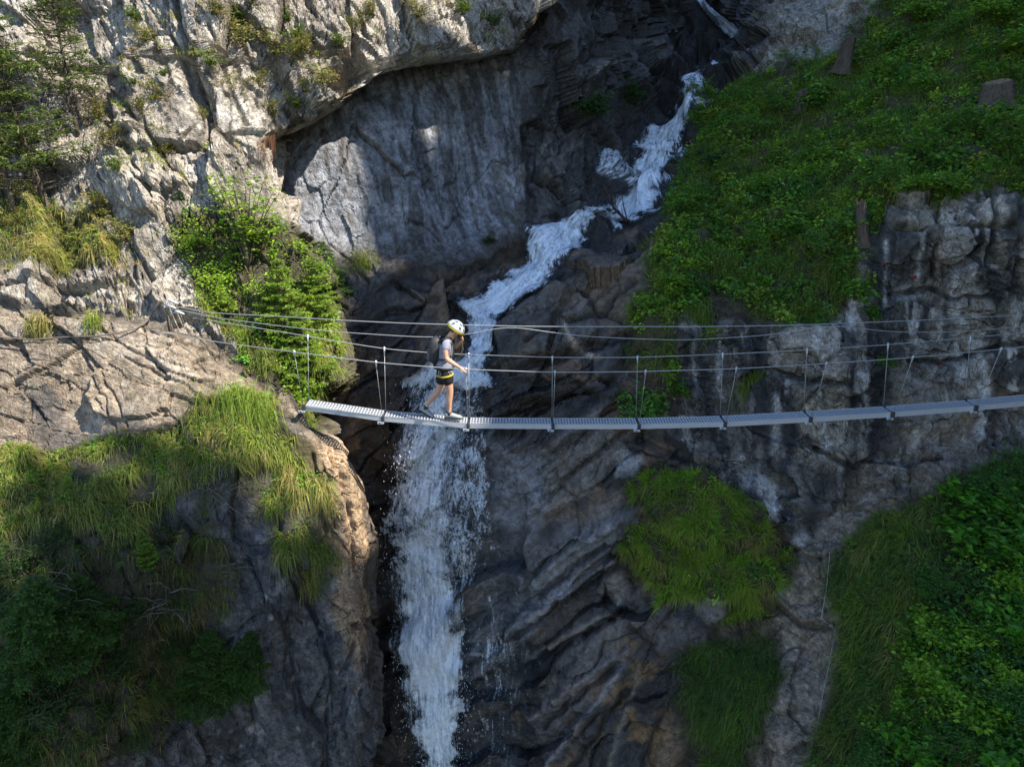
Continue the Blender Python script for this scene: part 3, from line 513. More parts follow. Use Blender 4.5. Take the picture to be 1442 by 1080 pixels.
def rock_material():
    t = NT('gorge rock'); g = t.n('ShaderNodeNewGeometry'); pos = g.outputs['Position']; rc = t.attr('rc').outputs['Vector']
    c = t.attr('tint').outputs['Color']; wet = t.attr('wet').outputs['Fac']; frac = t.attr('fract').outputs['Fac']
    def warped(amp, sc, base):
        nz = t.noise(base, sc, 3, .6); s1 = t.n('ShaderNodeVectorMath', operation='SUBTRACT'); t.l(nz.outputs['Color'], s1.inputs[0]); s1.inputs[1].default_value = (.5, .5, .5)
        s2 = t.n('ShaderNodeVectorMath', operation='SCALE'); t.l(s1.outputs[0], s2.inputs[0]); s2.inputs['Scale'].default_value = amp
        s3 = t.n('ShaderNodeVectorMath', operation='ADD'); t.l(base, s3.inputs[0]); t.l(s2.outputs[0], s3.inputs[1]); return s3.outputs[0]
    n1 = t.noise(pos, 9, 6, .62); n2 = t.noise(pos, 34, 5, .65); n3 = t.noise(pos, 2.6, 5, .6); n4 = t.noise(rc, 6, 6, .65)
    wv = warped(.5, 1.6, rc)
    def cells(sc, feat='F1'):
        v = t.n('ShaderNodeTexVoronoi', feature=feat); v.inputs['Scale'].default_value = sc; t.l(wv, v.inputs['Vector']); return v
    v1 = cells(2.2); e1 = cells(2.2, 'DISTANCE_TO_EDGE'); v2 = cells(6.5); e2 = cells(6.5, 'DISTANCE_TO_EDGE')
    crk = t.math('MULTIPLY', t.ramp(e1.outputs['Distance'], [(0, 1), (.035, 0)]).outputs[0], t.ramp(n3.outputs['Fac'], [(.42, 0), (.58, 1)]).outputs[0])
    crk2 = t.math('MULTIPLY', t.ramp(e2.outputs['Distance'], [(0, 1), (.06, 0)]).outputs[0], t.ramp(n1.outputs['Fac'], [(.45, 0), (.6, 1)]).outputs[0])
    sep = t.n('ShaderNodeSeparateColor'); t.l(v1.outputs['Color'], sep.inputs[0]); sep2 = t.n('ShaderNodeSeparateColor'); t.l(v2.outputs['Color'], sep2.inputs[0])
    tone = t.math('ADD', t.math('MULTIPLY', sep.outputs[0], .30), t.math('MULTIPLY', sep2.outputs[0], .26))
    c = t.mix(t.math('MULTIPLY', tone, frac), t.mix(1., c, (1.16, 1.15, 1.14), 'MULTIPLY'), t.mix(1., c, (.52, .50, .47), 'MULTIPLY'))
    c = t.mix(t.ramp(n1.outputs['Fac'], [(.34, 0), (.64, 1)]).outputs[0], t.mix(1., c, (.50, .485, .465), 'MULTIPLY'), t.mix(1., c, (1.36, 1.35, 1.33), 'MULTIPLY'))
    c = t.mix(t.ramp(n4.outputs['Fac'], [(.36, .8), (.5, 0)]).outputs[0], c, t.mix(1., c, (.55, .52, .48), 'MULTIPLY'))
    c = t.mix(t.ramp(n2.outputs['Fac'], [(.34, 1), (.46, 0)]).outputs[0], c, t.mix(1., c, (.5, .48, .46), 'MULTIPLY'))
    lich = t.ramp(n2.outputs['Fac'], [(.58, 0), (.68, .65)])
    c = t.mix(t.math('MULTIPLY', lich.outputs[0], t.math('SUBTRACT', 1., wet)), c, t.mix(1., c, (1.7, 1.7, 1.68), 'MULTIPLY'))
    c = t.mix(t.math('MULTIPLY', t.math('MAXIMUM', crk, t.math('MULTIPLY', crk2, .7)), frac), c, t.mix(1., c, (.50, .47, .43), 'MULTIPLY'))
    mo = t.attr('moss').outputs['Fac']
    c = t.mix(t.math('MULTIPLY', mo, t.ramp(n1.outputs['Fac'], [(.36, 0), (.56, 1)]).outputs[0]), c, t.mix(n2.outputs['Fac'], (.03, .035, .008), (.10, .10, .02)))
    rough = t.n('ShaderNodeMapRange'); t.l(t.math('MULTIPLY', wet, t.ramp(n3.outputs['Fac'], [(.35, .35), (.6, 1)]).outputs[0]), rough.inputs[0])
    rough.inputs[3].default_value = .88; rough.inputs[4].default_value = .16
    h = t.math('ADD', t.math('MULTIPLY', n1.outputs['Fac'], .9), t.math('MULTIPLY', n2.outputs['Fac'], .40))
    fr_h = t.math('ADD', t.math('ADD', t.math('MULTIPLY', sep.outputs[1], .9), t.math('MULTIPLY', sep2.outputs[1], .55)), t.math('SUBTRACT', t.math('MULTIPLY', n4.outputs['Fac'], 1.2), t.math('MULTIPLY', t.math('ADD', crk, crk2), .5)))
    h = t.math('ADD', h, t.math('MULTIPLY', fr_h, frac))
    bst = t.n('ShaderNodeBump'); bst.inputs['Distance'].default_value = .085; t.l(h, bst.inputs['Height'])
    t.l(t.math('SUBTRACT', 1., t.math('MULTIPLY', wet, .5)), bst.inputs['Strength'])
    b = t.bsdf(c, rough.outputs[0], .45, bst.outputs[0])
    return t.done(b.outputs[0])
M_ROCK = rock_material()
def link_sheet(S, label=None):
    nr, nc = S.P.shape[:2]; idx = np.arange(nr * nc).reshape(nr, nc)
    F = np.stack([idx[:-1, :-1], idx[1:, :-1], idx[1:, 1:], idx[:-1, 1:]], -1).reshape(-1, 4)
    moss = getattr(S, 'moss', np.zeros((nr, nc)))
    col = np.concatenate([np.clip(S.col, .008, .85), np.ones((nr, nc, 1))], -1)
    o = mesh_np(S.name, S.P.reshape(-1, 3), F, M_ROCK, smooth_=False, attrs={'tint': ('FLOAT_COLOR', col), 'wet': ('FLOAT', S.wet), 'moss': ('FLOAT', moss), 'rc': ('FLOAT_VECTOR', S.rc), 'fract': ('FLOAT', S.fract)})
    o['kind'] = 'structure'
    return o
SA = build_A(); SB = build_B()
# ================================================================== plants
def plant_material(name, trans=.35, rough=.55, hue=.12):
    t = NT(name); c = t.attr('tint').outputs['Color']
    g = t.n('ShaderNodeNewGeometry'); nz = t.noise(g.outputs['Position'], 1.3, 4, .6)
    c = t.mix(nz.outputs['Fac'], t.mix(1., c, (.85, .95, .9), 'MULTIPLY'), t.mix(1., c, (1.75, 1.85, 1.35), 'MULTIPLY'))
    b = t.bsdf(c, rough, .25)
    tr = t.n('ShaderNodeBsdfTranslucent'); t.l(t.mix(1., c, (1.25, 1.35, .7), 'MULTIPLY'), tr.inputs['Color'])
    mx = t.n('ShaderNodeMixShader'); mx.inputs[0].default_value = trans
    t.l(b.outputs[0], mx.inputs[1]); t.l(tr.outputs[0], mx.inputs[2]); return t.done(mx.outputs[0])
M_GRASS = plant_material('grass blades', .40); M_LEAF = plant_material('leaf', .42, .42); M_NEEDLE = plant_material('conifer needles', .2, .5)
def bark_material(name, col):
    t = NT(name); g = t.n('ShaderNodeTexCoord'); mp = t.n('ShaderNodeMapping'); mp.inputs['Scale'].default_value = (1, 1, .25); t.l(g.outputs['Object'], mp.inputs['Vector'])
    nz = t.noise(mp.outputs[0], 26, 6, .65); c = t.ramp(nz.outputs['Fac'], [(.3, [x * .45 for x in col]), (.6, col), (.8, [min(1, x * 1.7) for x in col])]).outputs[0]
    return t.done(t.bsdf(c, .85, .2, t.bump(nz.outputs['Fac'], .8, .03)).outputs[0])
M_BARK = bark_material('bark', (.12, .095, .075)); M_DEAD = bark_material('dead wood', (.15, .13, .11)); M_STUMP = bark_material('stump wood', (.26, .17, .10))

def pick(S, mask, n, r):
    """n random spots of a sheet, by area and mask -> positions, normals, flat grid index"""
    P = S.P; du = np.gradient(P, axis=1); dv = np.gradient(P, axis=0)
    w = np.linalg.norm(np.cross(du, dv), axis=-1) * np.clip(mask, 0, 1) * S.front
    cw = np.cumsum(w.ravel()); i = np.searchsorted(cw, r.random(n) * cw[-1]); i = np.clip(i, 0, cw.size - 1)
    p = P.reshape(-1, 3)[i] + du.reshape(-1, 3)[i] * (r.random((n, 1)) - .5) + dv.reshape(-1, 3)[i] * (r.random((n, 1)) - .5)
    return p, S.N.reshape(-1, 3)[i], i, cw[-1]
def nrm(v): return v / (np.linalg.norm(v, axis=-1, keepdims=True) + 1e-9)
def cover(polys, S, soft=8, rag=12, seed=0):
    m = np.zeros(S.PX.shape)
    for p in polys:
        wgt = 1.
        if isinstance(p, tuple) and not hasattr(p[0], '__len__'): wgt, p = p
        m = np.maximum(m, wgt * smooth(-soft, soft, sdist(p, S.PX, S.PY) + rag * 1.6 * fbm(S.P * 1.8, 4, 400 + seed)))
    return m
def palette(cols, n, r, jitter=.22, where=None):
    k = r.integers(0, len(cols), n)
    if where is not None:                                # kinds grow in patches
        k = np.clip((.5 + 1.7 * fbm(where * 1.1, 2, 431) + .22 * r.normal(size=n)) * len(cols), 0, len(cols) - 1).astype(int)
    c = np.array(cols)[k]
    return c * (1 + jitter * r.normal(size=(n, 1))).clip(.4, 1.8) * (1 + .06 * r.normal(size=(n, 3)))
def blades(root, dir0, L, W, droop, col, r, tipcol=None, segs=3, down=None):
    """curved ribbons; returns V, F, colour"""
    n = len(root); side = nrm(np.cross(dir0, r.normal(size=(n, 3))))
    dn = np.array([0, 0, -1.]) if down is None else down
    rows = []; cols = []
    for k in range(segs + 1):
        t = k / segs
        c = root + dir0 * (L * t * (1 - .25 * droop * t))[:, None] + dn * (L * droop * t * t * .8)[:, None]
        wd = (W * (1 - t ** 1.6) * .5 + .0006)[:, None]
        rows += [c - side * wd, c + side * wd]
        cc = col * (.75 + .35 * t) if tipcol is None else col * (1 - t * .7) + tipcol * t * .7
        cols += [cc, cc]
    k2 = 2 * (segs + 1)
    V = np.stack(rows, 1).reshape(-1, 3); Cc = np.stack(cols, 1).reshape(-1, 3)
    b = np.arange(n)[:, None] * k2
    F = np.concatenate([np.stack([b[:, 0] + 2 * k, b[:, 0] + 2 * k + 1, b[:, 0] + 2 * k + 3, b[:, 0] + 2 * k + 2], -1) for k in range(segs)])
    return V, F, Cc
def tufts(S, mask, ntuft, per, r, L=(.25, .5), W=.011, droop=(.5, 1.2), cols=None, tip=None, spread=.07, lean=.7):
    p, N, i, area = pick(S, mask, ntuft, r)
    up = np.array([0, 0, 1.]); tl = r.uniform(*L, size=ntuft); tc = palette(cols, ntuft, r, .22, p)
    k = np.repeat(np.arange(ntuft), per); n = len(k); ang = r.random(n) * 2 * np.pi
    t1 = nrm(np.cross(N, np.array([.3, 1, .2]))); t2 = np.cross(N, t1)
    rad = t1[k] * np.cos(ang)[:, None] + t2[k] * np.sin(ang)[:, None]
    root = p[k] + rad * (spread * np.sqrt(r.random((n, 1)))) - N[k] * .02
    d0 = nrm(N[k] * .55 + up * .55 + rad * lean * r.random((n, 1)) + .2 * r.normal(size=(n, 3)))
    l = tl[k] * r.uniform(.55, 1.1, n); c = tc[k] * (1 + .15 * r.normal(size=(n, 1))).clip(.5, 1.6)
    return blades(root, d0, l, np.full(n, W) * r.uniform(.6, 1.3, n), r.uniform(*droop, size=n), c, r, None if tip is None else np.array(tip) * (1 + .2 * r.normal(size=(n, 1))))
def merge(parts):
    V = []; F = []; Cc = []; o = 0
    for v, f, c in parts: V.append(v); F.append(f + o); Cc.append(c); o += len(v)
    return np.concatenate(V), np.concatenate(F), np.concatenate(Cc)
def col4(c): return np.concatenate([np.clip(c, .004, .9), np.ones((len(c), 1))], -1)
def plant_mesh(name, parts, mat, parent=None, sm=False):
    V, F, Cc = merge(parts)
    return mesh_np(name, V, F, mat, parent, sm, {'tint': ('FLOAT_COLOR', col4(Cc))})
def leaf_tris(c, d, nrml, L, W, col, fold=.25):
    """folded pointed leaves (two triangles each)"""
    n = len(c); d = nrm(d); s = nrm(np.cross(d, nrml)); u = np.cross(s, d)
    L = np.broadcast_to(L, (n,))[:, None]; W = np.broadcast_to(W, (n,))[:, None]
    V = np.stack([c, c + d * L * .45 + s * W * .5 + u * W * fold, c + d * L, c + d * L * .45 - s * W * .5 + u * W * fold], 1).reshape(-1, 3)
    b = np.arange(n) * 4; F = np.concatenate([np.stack([b, b + 1, b + 2], -1), np.stack([b, b + 2, b + 3], -1)])
    return V, F, np.repeat(col, 4, 0)
def herbs(S, mask, nplant, per, r, H=(.08, .3), L=(.05, .09), cols=None, wide=.62):
    p, N, i, area = pick(S, mask, nplant, r); up = np.array([0, 0, 1.])
    k = np.repeat(np.arange(nplant), per); n = len(k); h = r.uniform(*H, size=nplant)[k]; ang = r.random(n) * 6.283
    ax = nrm(N * .5 + up * .6)[k]; t1 = nrm(np.cross(ax, np.array([.2, 1, .1]))); t2 = np.cross(ax, t1)
    rad = t1 * np.cos(ang)[:, None] + t2 * np.sin(ang)[:, None]
    q = r.random(n); c = p[k] + ax * (h * q)[:, None] + rad * (.02 + .09 * r.random(n) * (1.1 - q))[:, None]
    l = r.uniform(*L, size=n); d = rad + ax * r.uniform(-.3, .6, (n, 1)); nn = nrm(ax + .5 * r.normal(size=(n, 3)))
    return leaf_tris(c, d, nn, l, l * wide, palette(cols, nplant, r, .22, p)[k] * (1 + .15 * r.normal(size=(n, 1))).clip(.5, 1.6))

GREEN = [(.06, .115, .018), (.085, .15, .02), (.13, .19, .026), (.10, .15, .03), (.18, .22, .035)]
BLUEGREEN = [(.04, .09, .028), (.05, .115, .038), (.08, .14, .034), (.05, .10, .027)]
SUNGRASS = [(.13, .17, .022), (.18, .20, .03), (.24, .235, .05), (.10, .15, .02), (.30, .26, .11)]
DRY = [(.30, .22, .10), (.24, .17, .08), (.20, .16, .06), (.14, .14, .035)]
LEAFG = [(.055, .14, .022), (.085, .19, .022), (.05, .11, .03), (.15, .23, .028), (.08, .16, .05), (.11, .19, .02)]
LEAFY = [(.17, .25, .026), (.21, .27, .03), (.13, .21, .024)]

# --- shrubs, saplings, conifers (each built once as thing > stem, foliage; copies share the meshes)
def copy_thing(root, loc, rz=0., s=1., label=None, group=None, tilt=(0, 0)):
    c = root.copy(); C.objects.link(c); c.location = tuple(loc); c.rotation_euler = (tilt[0], tilt[1], rz); c.scale = (s,) * 3
    if label: c['label'] = label
    if group: c['group'] = group
    for ch in list(root.children):
        d = ch.copy(); C.objects.link(d); d.parent = c
        for g in list(ch.children):
            e = g.copy(); C.objects.link(e); e.parent = d
    return c
def make_shrub(seed, h=.8, rad=.6, nst=9, lpt=26, L=(.06, .1), cols=LEAFG, wide=.6, layered=.5, name='leafy_shrub', stemr=.008, bark=None):
    r = np.random.default_rng(seed); root = empty(name); mb = MB(); parts = []
    for s in range(nst):
        a = r.random() * 6.283; q = r.uniform(.25, 1); tip = np.array([math.cos(a) * rad * q, math.sin(a) * rad * q, h * r.uniform(.55, 1.05) * (1.05 - .45 * q)])
        mid = tip * np.array([.35, .35, .6]) + r.normal(size=3) * .03
        t = np.linspace(0, 1, 7)[:, None]; path = 2 * t * (1 - t) * mid + t * t * tip
        mb.tube(path, np.linspace(stemr, stemr * .35, 7), 5)
        for _ in range(3):
            j = r.integers(2, 6); b0 = path[j]; e = b0 + r.normal(size=3) * np.array([.18, .18, .08]) * rad / .6 + [0, 0, .03]
            mb.tube(np.stack([b0, (b0 + e) / 2 + [0, 0, .02], e]), [stemr * .4, stemr * .3, stemr * .15], 4)
            n = lpt; u = r.random(n); c = b0 + (e - b0) * u[:, None] + r.normal(size=(n, 3)) * np.array([.06, .06, .03]) * rad / .6
            ang = r.random(n) * 6.283; d = np.stack([np.cos(ang), np.sin(ang), r.uniform(-.5, .25, n)], -1)
            nn = nrm(np.array([0, 0, 1.]) + (1 - layered) * r.normal(size=(n, 3))); l = r.uniform(*L, size=n)
            parts.append(leaf_tris(c, d, nn, l, l * wide, palette(cols, n, r, .2)))
        n = lpt // 2; c = tip + r.normal(size=(n, 3)) * .06; ang = r.random(n) * 6.283
        d = np.stack([np.cos(ang), np.sin(ang), r.uniform(-.3, .4, n)], -1); l = r.uniform(*L, size=n)
        parts.append(leaf_tris(c, d, nrm(np.array([0, 0, 1.]) + .5 * r.normal(size=(n, 3))), l, l * wide, palette(cols, n, r, .2)))
    mb.build('stem', bark or M_BARK, root); plant_mesh('foliage', parts, M_LEAF, root)
    return root
def make_conifer(seed, h=2., rad=.7, whorls=16, per=6, needle=(.06, .11), cols=None, density=1., base=.05, droop=.25, name='young_spruce', dead=0., trunk_r=None, W=.2):
    r = np.random.default_rng(seed); root = empty(name); mb = MB(); bb = MB(); parts = []
    tr = trunk_r or h * .016; bend = r.normal(size=2) * h * .02
    def axis(z): q = z / h; return np.array([bend[0] * q * q, bend[1] * q * q, z])
    zs = np.linspace(0, h, 12); mb.tube(np.array([axis(z) for z in zs]), np.linspace(tr, tr * .15, 12), 7)
    for w_ in range(whorls):
        q = (w_ + r.random() * .6) / whorls; z = h * (base + (1 - base) * q); lr = rad * (1 - q) ** .75 * (.35 + .65 * min(1, q * 5 + .35)) + .04 * h * .3
        isdead = r.random() < dead * (1.3 - q)
        for b in range(per):
            a = 6.283 * (b + r.random() * .7) / per; bl = lr * r.uniform(.65, 1.12); o = axis(z + r.normal() * h * .01)
            dv = np.array([math.cos(a), math.sin(a), 0]); t = np.linspace(0, 1, 6)[:, None]
            path = o + dv * bl * t + np.array([0, 0, 1.]) * bl * (.18 * t - droop * t * t + .12 * t ** 3) + r.normal(size=3) * .02 * bl * t
            bb.tube(path, np.linspace(tr * .28, tr * .07, 6), 4, False)
            nt = max(3, int(9 * density * bl / (rad * .8)) + 2); nd = 9
            if isdead: continue
            s = r.uniform(.12, 1., nt * 2); side = np.where(np.arange(nt * 2) % 2, 1., -1.); ix = s * 5
            bp = np.stack([np.interp(ix, np.arange(6), path[:, d]) for d in range(3)], -1)
            lat = np.array([-dv[1], dv[0], 0]); td = nrm(dv * .8 + lat * side[:, None] * .8 + np.array([0, 0, -.18]) + .15 * r.normal(size=(nt * 2, 3)))
            tl = bl * .40 * (1.15 - s) + .05 * h * .35
            k = np.repeat(np.arange(nt * 2), nd); u = r.random(len(k)); c = bp[k] + td[k] * (tl[k] * u)[:, None]
            nn = nrm(np.array([0, 0, 1.]) + .5 * r.normal(size=(len(k), 3)))
            d = nrm(td[k] + .75 * r.normal(size=(len(k), 3)) * np.array([1, 1, .5])); l = r.uniform(*needle, size=len(k))
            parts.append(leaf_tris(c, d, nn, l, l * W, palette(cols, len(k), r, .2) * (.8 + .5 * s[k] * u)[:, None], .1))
    mb.build('trunk', M_BARK, root); bb.build('branches', M_BARK, root)
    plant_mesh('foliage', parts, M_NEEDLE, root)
    return root
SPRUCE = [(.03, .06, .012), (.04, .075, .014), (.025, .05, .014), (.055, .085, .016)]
SPRUCE_LIT = [(.10, .16, .02), (.13, .19, .025), (.08, .13, .02), (.16, .20, .03)]  # needle colours brightened to carry the sunlight
# ================================================================== where plants grow
def _front():
    out = []
    for S in (SA, SB):
        m = S.front.ravel() > .5; P = S.P.reshape(-1, 3)[m]; x, y = pix(P); out.append((x, y, P, S.N.reshape(-1, 3)[m]))
    return [np.concatenate([o[k] for o in out]) for k in range(4)]
FX, FY, FP, FN = _front()
def surf(px, py, r=3.5):
    """nearest rock or ground point seen at a survey pixel, and its normal"""
    d2 = (FX - px) ** 2 + (FY - py) ** 2; m = np.where(d2 < r * r)[0]
    if len(m) == 0: m = np.array([int(np.argmin(d2))])
    i = m[np.argmin(FP[m, 1])]; return FP[i].copy(), FN[i].copy()

G_LEFTSLOPE = [(-40,640),(60,640),(240,602),(325,550),(378,560),(400,592),(440,640),(470,720),(476,800),(440,850),(400,790),(372,735),(330,690),(290,735),(262,690),(190,750),(100,735),(-40,760)]
G_LEFTLEDGE = [(-60,215),(40,262),(70,285),(140,298),(168,362),(95,378),(40,380),(-60,385)]
G_BUSHLEDGE = [(245,305),(300,300),(345,300),(400,330),(440,350),(492,362),(492,440),(478,520),(470,600),(455,612),(420,560),(350,515),(330,480),(300,450),(275,410),(260,360)]
G_RIGHT = [(990,150),(1040,120),(1110,85),(1180,75),(1250,0),(1290,-60),(1500,-60),(1500,270),(1380,262),(1330,278),(1245,285),(1215,340),(1200,425),(1150,462),(1090,468),(1060,430),(1000,400),(985,420),(950,455),(950,530),(890,520),(880,450),(905,420),(930,350),(920,330),(945,290),(965,240),(985,190)]
G_TERR = [(882,668),(920,662),(1000,680),(1072,722),(1082,760),(1118,790),(1112,818),(1050,842),(1000,830),(940,842),(882,792),(880,735),(930,740),(900,705)]
G_LOW = [(962,930),(1005,905),(1082,898),(1098,965),(1062,1022),(1020,1100),(985,1140),(1000,1060),(962,990)]
G_BENCH = [(1015,845),(1090,836),(1098,862),(1030,880)]
G_FORE = [(1172,792),(1205,752),(1250,718),(1330,712),(1400,655),(1500,620),(1500,1200),(1120,1200),(1150,1050),(1185,960),(1200,890),(1172,840)]
G_MOSS = [(960,430),(995,428),(1000,478),(965,480)]
r = np.random.default_rng(21)
noiseA = fbm(SA.P * 1.2, 3, 411); noiseB = fbm(SB.P * 1.2, 3, 412)
up_A = SA.N[..., 2]; up_B = SB.N[..., 2]

# ground colour under the plants: soil and moss, darkened low left as shade
mA = cover([G_LEFTSLOPE, G_LEFTLEDGE, G_BUSHLEDGE], SA); mB = cover([G_RIGHT, G_TERR, G_LOW, G_FORE, G_BENCH], SB)
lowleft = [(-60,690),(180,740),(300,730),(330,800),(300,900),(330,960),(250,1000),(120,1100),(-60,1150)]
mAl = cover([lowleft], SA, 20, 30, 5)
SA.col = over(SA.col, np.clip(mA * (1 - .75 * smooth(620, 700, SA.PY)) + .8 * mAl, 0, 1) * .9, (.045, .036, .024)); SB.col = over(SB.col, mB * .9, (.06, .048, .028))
SA.moss = np.clip(mA * .7 + mAl * .6 + .8 * smooth(.22, .4, noiseA) * smooth(.25, .6, up_A), 0, 1)
SB.moss = np.clip(mB * .7 + .6 * smooth(.2, .4, noiseB) * smooth(.15, .5, up_B) * (1 - SB.wet), 0, 1)

def grass(name, parts, label=None):
    o = plant_mesh(name, parts, M_GRASS); o['kind'] = 'stuff'
    if label: o['label'] = label; o['category'] = 'grass'
    return o
# sunlit slope left of the footbridge
grass('grass', [tufts(SA, mA * smooth(-.12, .10, noiseA - (.14 - .34 * (1 - smooth(220, 290, SA.PX))) * smooth(610, 700, SA.PY)) * smooth(395, 430, SA.PY), 1500, 20, r, (.22, .5), .012, (.6, 1.5), SUNGRASS + GREEN, (.24, .22, .08), .08),
                tufts(SA, cover([G_LEFTSLOPE, G_LEFTLEDGE], SA) * smooth(.05, .25, noiseA), 420, 20, r, (.25, .5), .011, (.7, 1.5), DRY, (.36, .27, .13), .07),
                tufts(SA, cover([G_LEFTLEDGE], SA), 420, 16, r, (.2, .4), .012, (.6, 1.4), SUNGRASS, (.3, .25, .1), .07)],
      'long sunlit grass on the slope left of the footbridge')
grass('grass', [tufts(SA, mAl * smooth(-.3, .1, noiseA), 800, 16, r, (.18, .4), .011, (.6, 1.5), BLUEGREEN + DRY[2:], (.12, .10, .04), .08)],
      'shaded dry grass low on the left slope')
# small tufts in the cracks of the sunny cliff
crk = smooth(.30, .6, up_A) * smooth(.02, .2, fbm(SA.P * .8, 3, 415)) * (SA.PY < 440) * smooth(90, 150, SA.PX)
grass('grass', [tufts(SA, crk, 620, 16, r, (.10, .26), .011, (.5, 1.4), SUNGRASS + DRY, (.28, .22, .09), .09)], 'small dry grass tufts in the cracks of the sunlit cliff')
# right bank
grass('grass', [tufts(SB, cover([G_RIGHT, G_MOSS], SB, 8, 22) * smooth(-.22, .06, noiseB), 4600, 16, r, (.2, .52), .013, (.3, 1.2), GREEN + BLUEGREEN, (.17, .21, .04), .08, 1.1),
                tufts(SB, cover([G_RIGHT], SB) * smooth(.1, .3, fbm(SB.P * .7, 3, 416)), 700, 16, r, (.2, .5), .013, (.6, 1.5), [(.12, .13, .02), (.10, .14, .02)] + DRY[3:], (.18, .17, .05), .1)],
      'green hanging grass covering the right bank')
grass('grass', [tufts(SB, cover([G_TERR, G_BENCH], SB, 6, 12) * (.08 + smooth(-.10, .05, fbm(SB.P * 2.2, 2, 421))), 620, 34, r, (.16, .40), .011, (.25, .9), [(.13, .23, .024), (.17, .27, .03), (.09, .16, .02), (.21, .25, .045), (.14, .21, .022)], (.22, .26, .05), .06, 1.3),
                tufts(SB, cover([G_TERR], SB) * smooth(.12, .3, noiseB), 90, 20, r, (.25, .45), .011, (.9, 1.7), DRY[1:], (.25, .19, .08), .08)],
      'dense bright green grass cushions on the ledges below the footbridge')
grass('grass', [tufts(SB, cover([G_LOW], SB), 420, 22, r, (.25, .6), .011, (.4, 1.2), BLUEGREEN + GREEN[:2], (.10, .14, .035), .08, 1.2)], 'long dark grass hanging beside the gully path')
grass('grass', [tufts(SB, cover([G_FORE], SB) * (1 - .75 * smooth(1290, 1370, SB.PX + .35 * (SB.PY - 850))), 1500, 20, r, (.25, .62), .011, (.4, 1.3), BLUEGREEN + GREEN[:3], (.15, .18, .05), .08, 1.2),
                tufts(SB, cover([G_FORE], SB) * smooth(.05, .25, noiseB) * (SB.PX < 1340), 150, 18, r, (.3, .6), .010, (.8, 1.6), DRY[1:], (.30, .24, .13), .09)],
      'long grass bending downhill on the slope right of the gully path')
# leafy ground cover
def herb(name, parts, label):
    o = plant_mesh(name, parts, M_LEAF); o['kind'] = 'stuff'; o['label'] = label; o['category'] = 'ground cover'
herb('ground_cover', [herbs(SB, cover([G_RIGHT], SB, 8, 22) * smooth(-.12, .15, fbm(SB.P * .9, 3, 417)), 1800, 16, r, (.06, .35), (.05, .13), LEAFG + GREEN),
                      herbs(SB, cover([G_RIGHT], SB) * smooth(.0, .2, fbm(SB.P * .9, 3, 427)), 2600, 26, r, (.04, .22), (.025, .05), LEAFG + GREEN),
                      herbs(SB, cover([G_RIGHT], SB, 8, 22) * smooth(.08, .22, fbm(SB.P * .8, 3, 418)), 700, 18, r, (.08, .3), (.05, .09), LEAFY)], 'leafy herbs among the grass of the right bank')
herb('ground_cover', [herbs(SB, cover([G_FORE], SB) * (.06 + smooth(1270, 1340, SB.PX + .45 * (SB.PY - 900))), 1300, 16, r, (.08, .4), (.05, .10), LEAFG + BLUEGREEN), herbs(SB, cover([G_TERR], SB), 70, 14, r, (.05, .2), (.04, .08), LEAFG)], 'leafy herbs on the slope right of the gully path')
herb('ground_cover', [herbs(SA, cover([G_BUSHLEDGE], SA) * smooth(-.1, .1, fbm(SA.P * 1.6, 2, 433)), 300, 15, r, (.08, .35), (.04, .08), LEAFY + SUNGRASS[:2] + LEAFG[:2]), herbs(SA, cover([G_LEFTSLOPE, G_LEFTLEDGE], SA) * smooth(-.1, .2, noiseA), 350, 14, r, (.05, .2), (.03, .06), LEAFG)],
     'sunlit leafy herbs beside the left end of the footbridge')

# ---- single plants
def put(proto, first, px, py, rz, s, label, cat, group=None, tilt=(0, 0), sink=.03):
    p, n = surf(px, py); loc = p - np.array([0, 0, sink])
    if first: o = proto; o.location = tuple(loc); o.rotation_euler = (tilt[0], tilt[1], rz); o.scale = (s,) * 3
    else: o = copy_thing(proto, loc, rz, s, None, None, tilt)
    return tag(o, label, cat, group)
pr = [make_shrub(31, .7, .55, 9, 18, (.09, .16)), make_shrub(38, .6, .5, 10, 40, (.03, .055), LEAFY + LEAFG, .45), make_shrub(32, .55, .65, 11, 24, (.06, .11), LEAFG + LEAFY), make_shrub(33, .9, .5, 8, 30, (.05, .09), LEAFG, .5)]
# the right bank: sprawling shrubs
used = set()
def shrubs(protos, spots, label, group, seed, srange=(.7, 1.25)):
    q = np.random.default_rng(seed)
    for i, (px, py) in enumerate(spots):
        k = int(q.integers(0, len(protos))); first = id(protos[k]) not in used; used.add(id(protos[k]))
        put(protos[k], first, px, py, q.random() * 6.28, q.uniform(*srange), label, 'shrub', group, (q.uniform(-.3, .1), q.uniform(-.25, .25)))
shrubs(pr, [(1290,120),(1330,60),(1380,30),(1430,80),(1360,190),(1415,215),(1330,240),(1290,230),(1430,20),(1240,110),(1260,70),(1300,30),(1250,180),(1210,150),(1150,150),(1090,160),(1060,190),(1180,230),(1240,240),(1430,240)],
       'broad leafed green shrub among the shrubs high on the right bank', 'shrubs high on the right bank', 41)
shrubs(pr, [(1110,330),(1160,360),(1180,400),(1080,380),(1120,430),(1060,350),(1150,310),(1190,330),(1050,400)], 'low leafy green shrub above the edge of the right cliff', 'shrubs above the right cliff edge', 42, (.6, 1.))
shrubs(pr, [(1240,268),(1275,272),(1310,262),(1345,270),(1390,262),(1430,268),(1225,300),(1200,420)], 'leafy shrub hanging over the top edge of the right cliff', 'shrubs on the top edge of the right cliff', 45, (.5, .85))
shrubs(pr, [(950,330),(985,290),(1010,250),(940,400),(985,370),(1030,300),(1080,270),(1120,250),(1020,340),(1090,230),(1140,200),(1000,200),(1050,160),(960,300),(915,430)], 'bushy green shrub on the bank between the stream and the cliff', 'shrubs on the bank beside the stream', 46, (.45, .8))
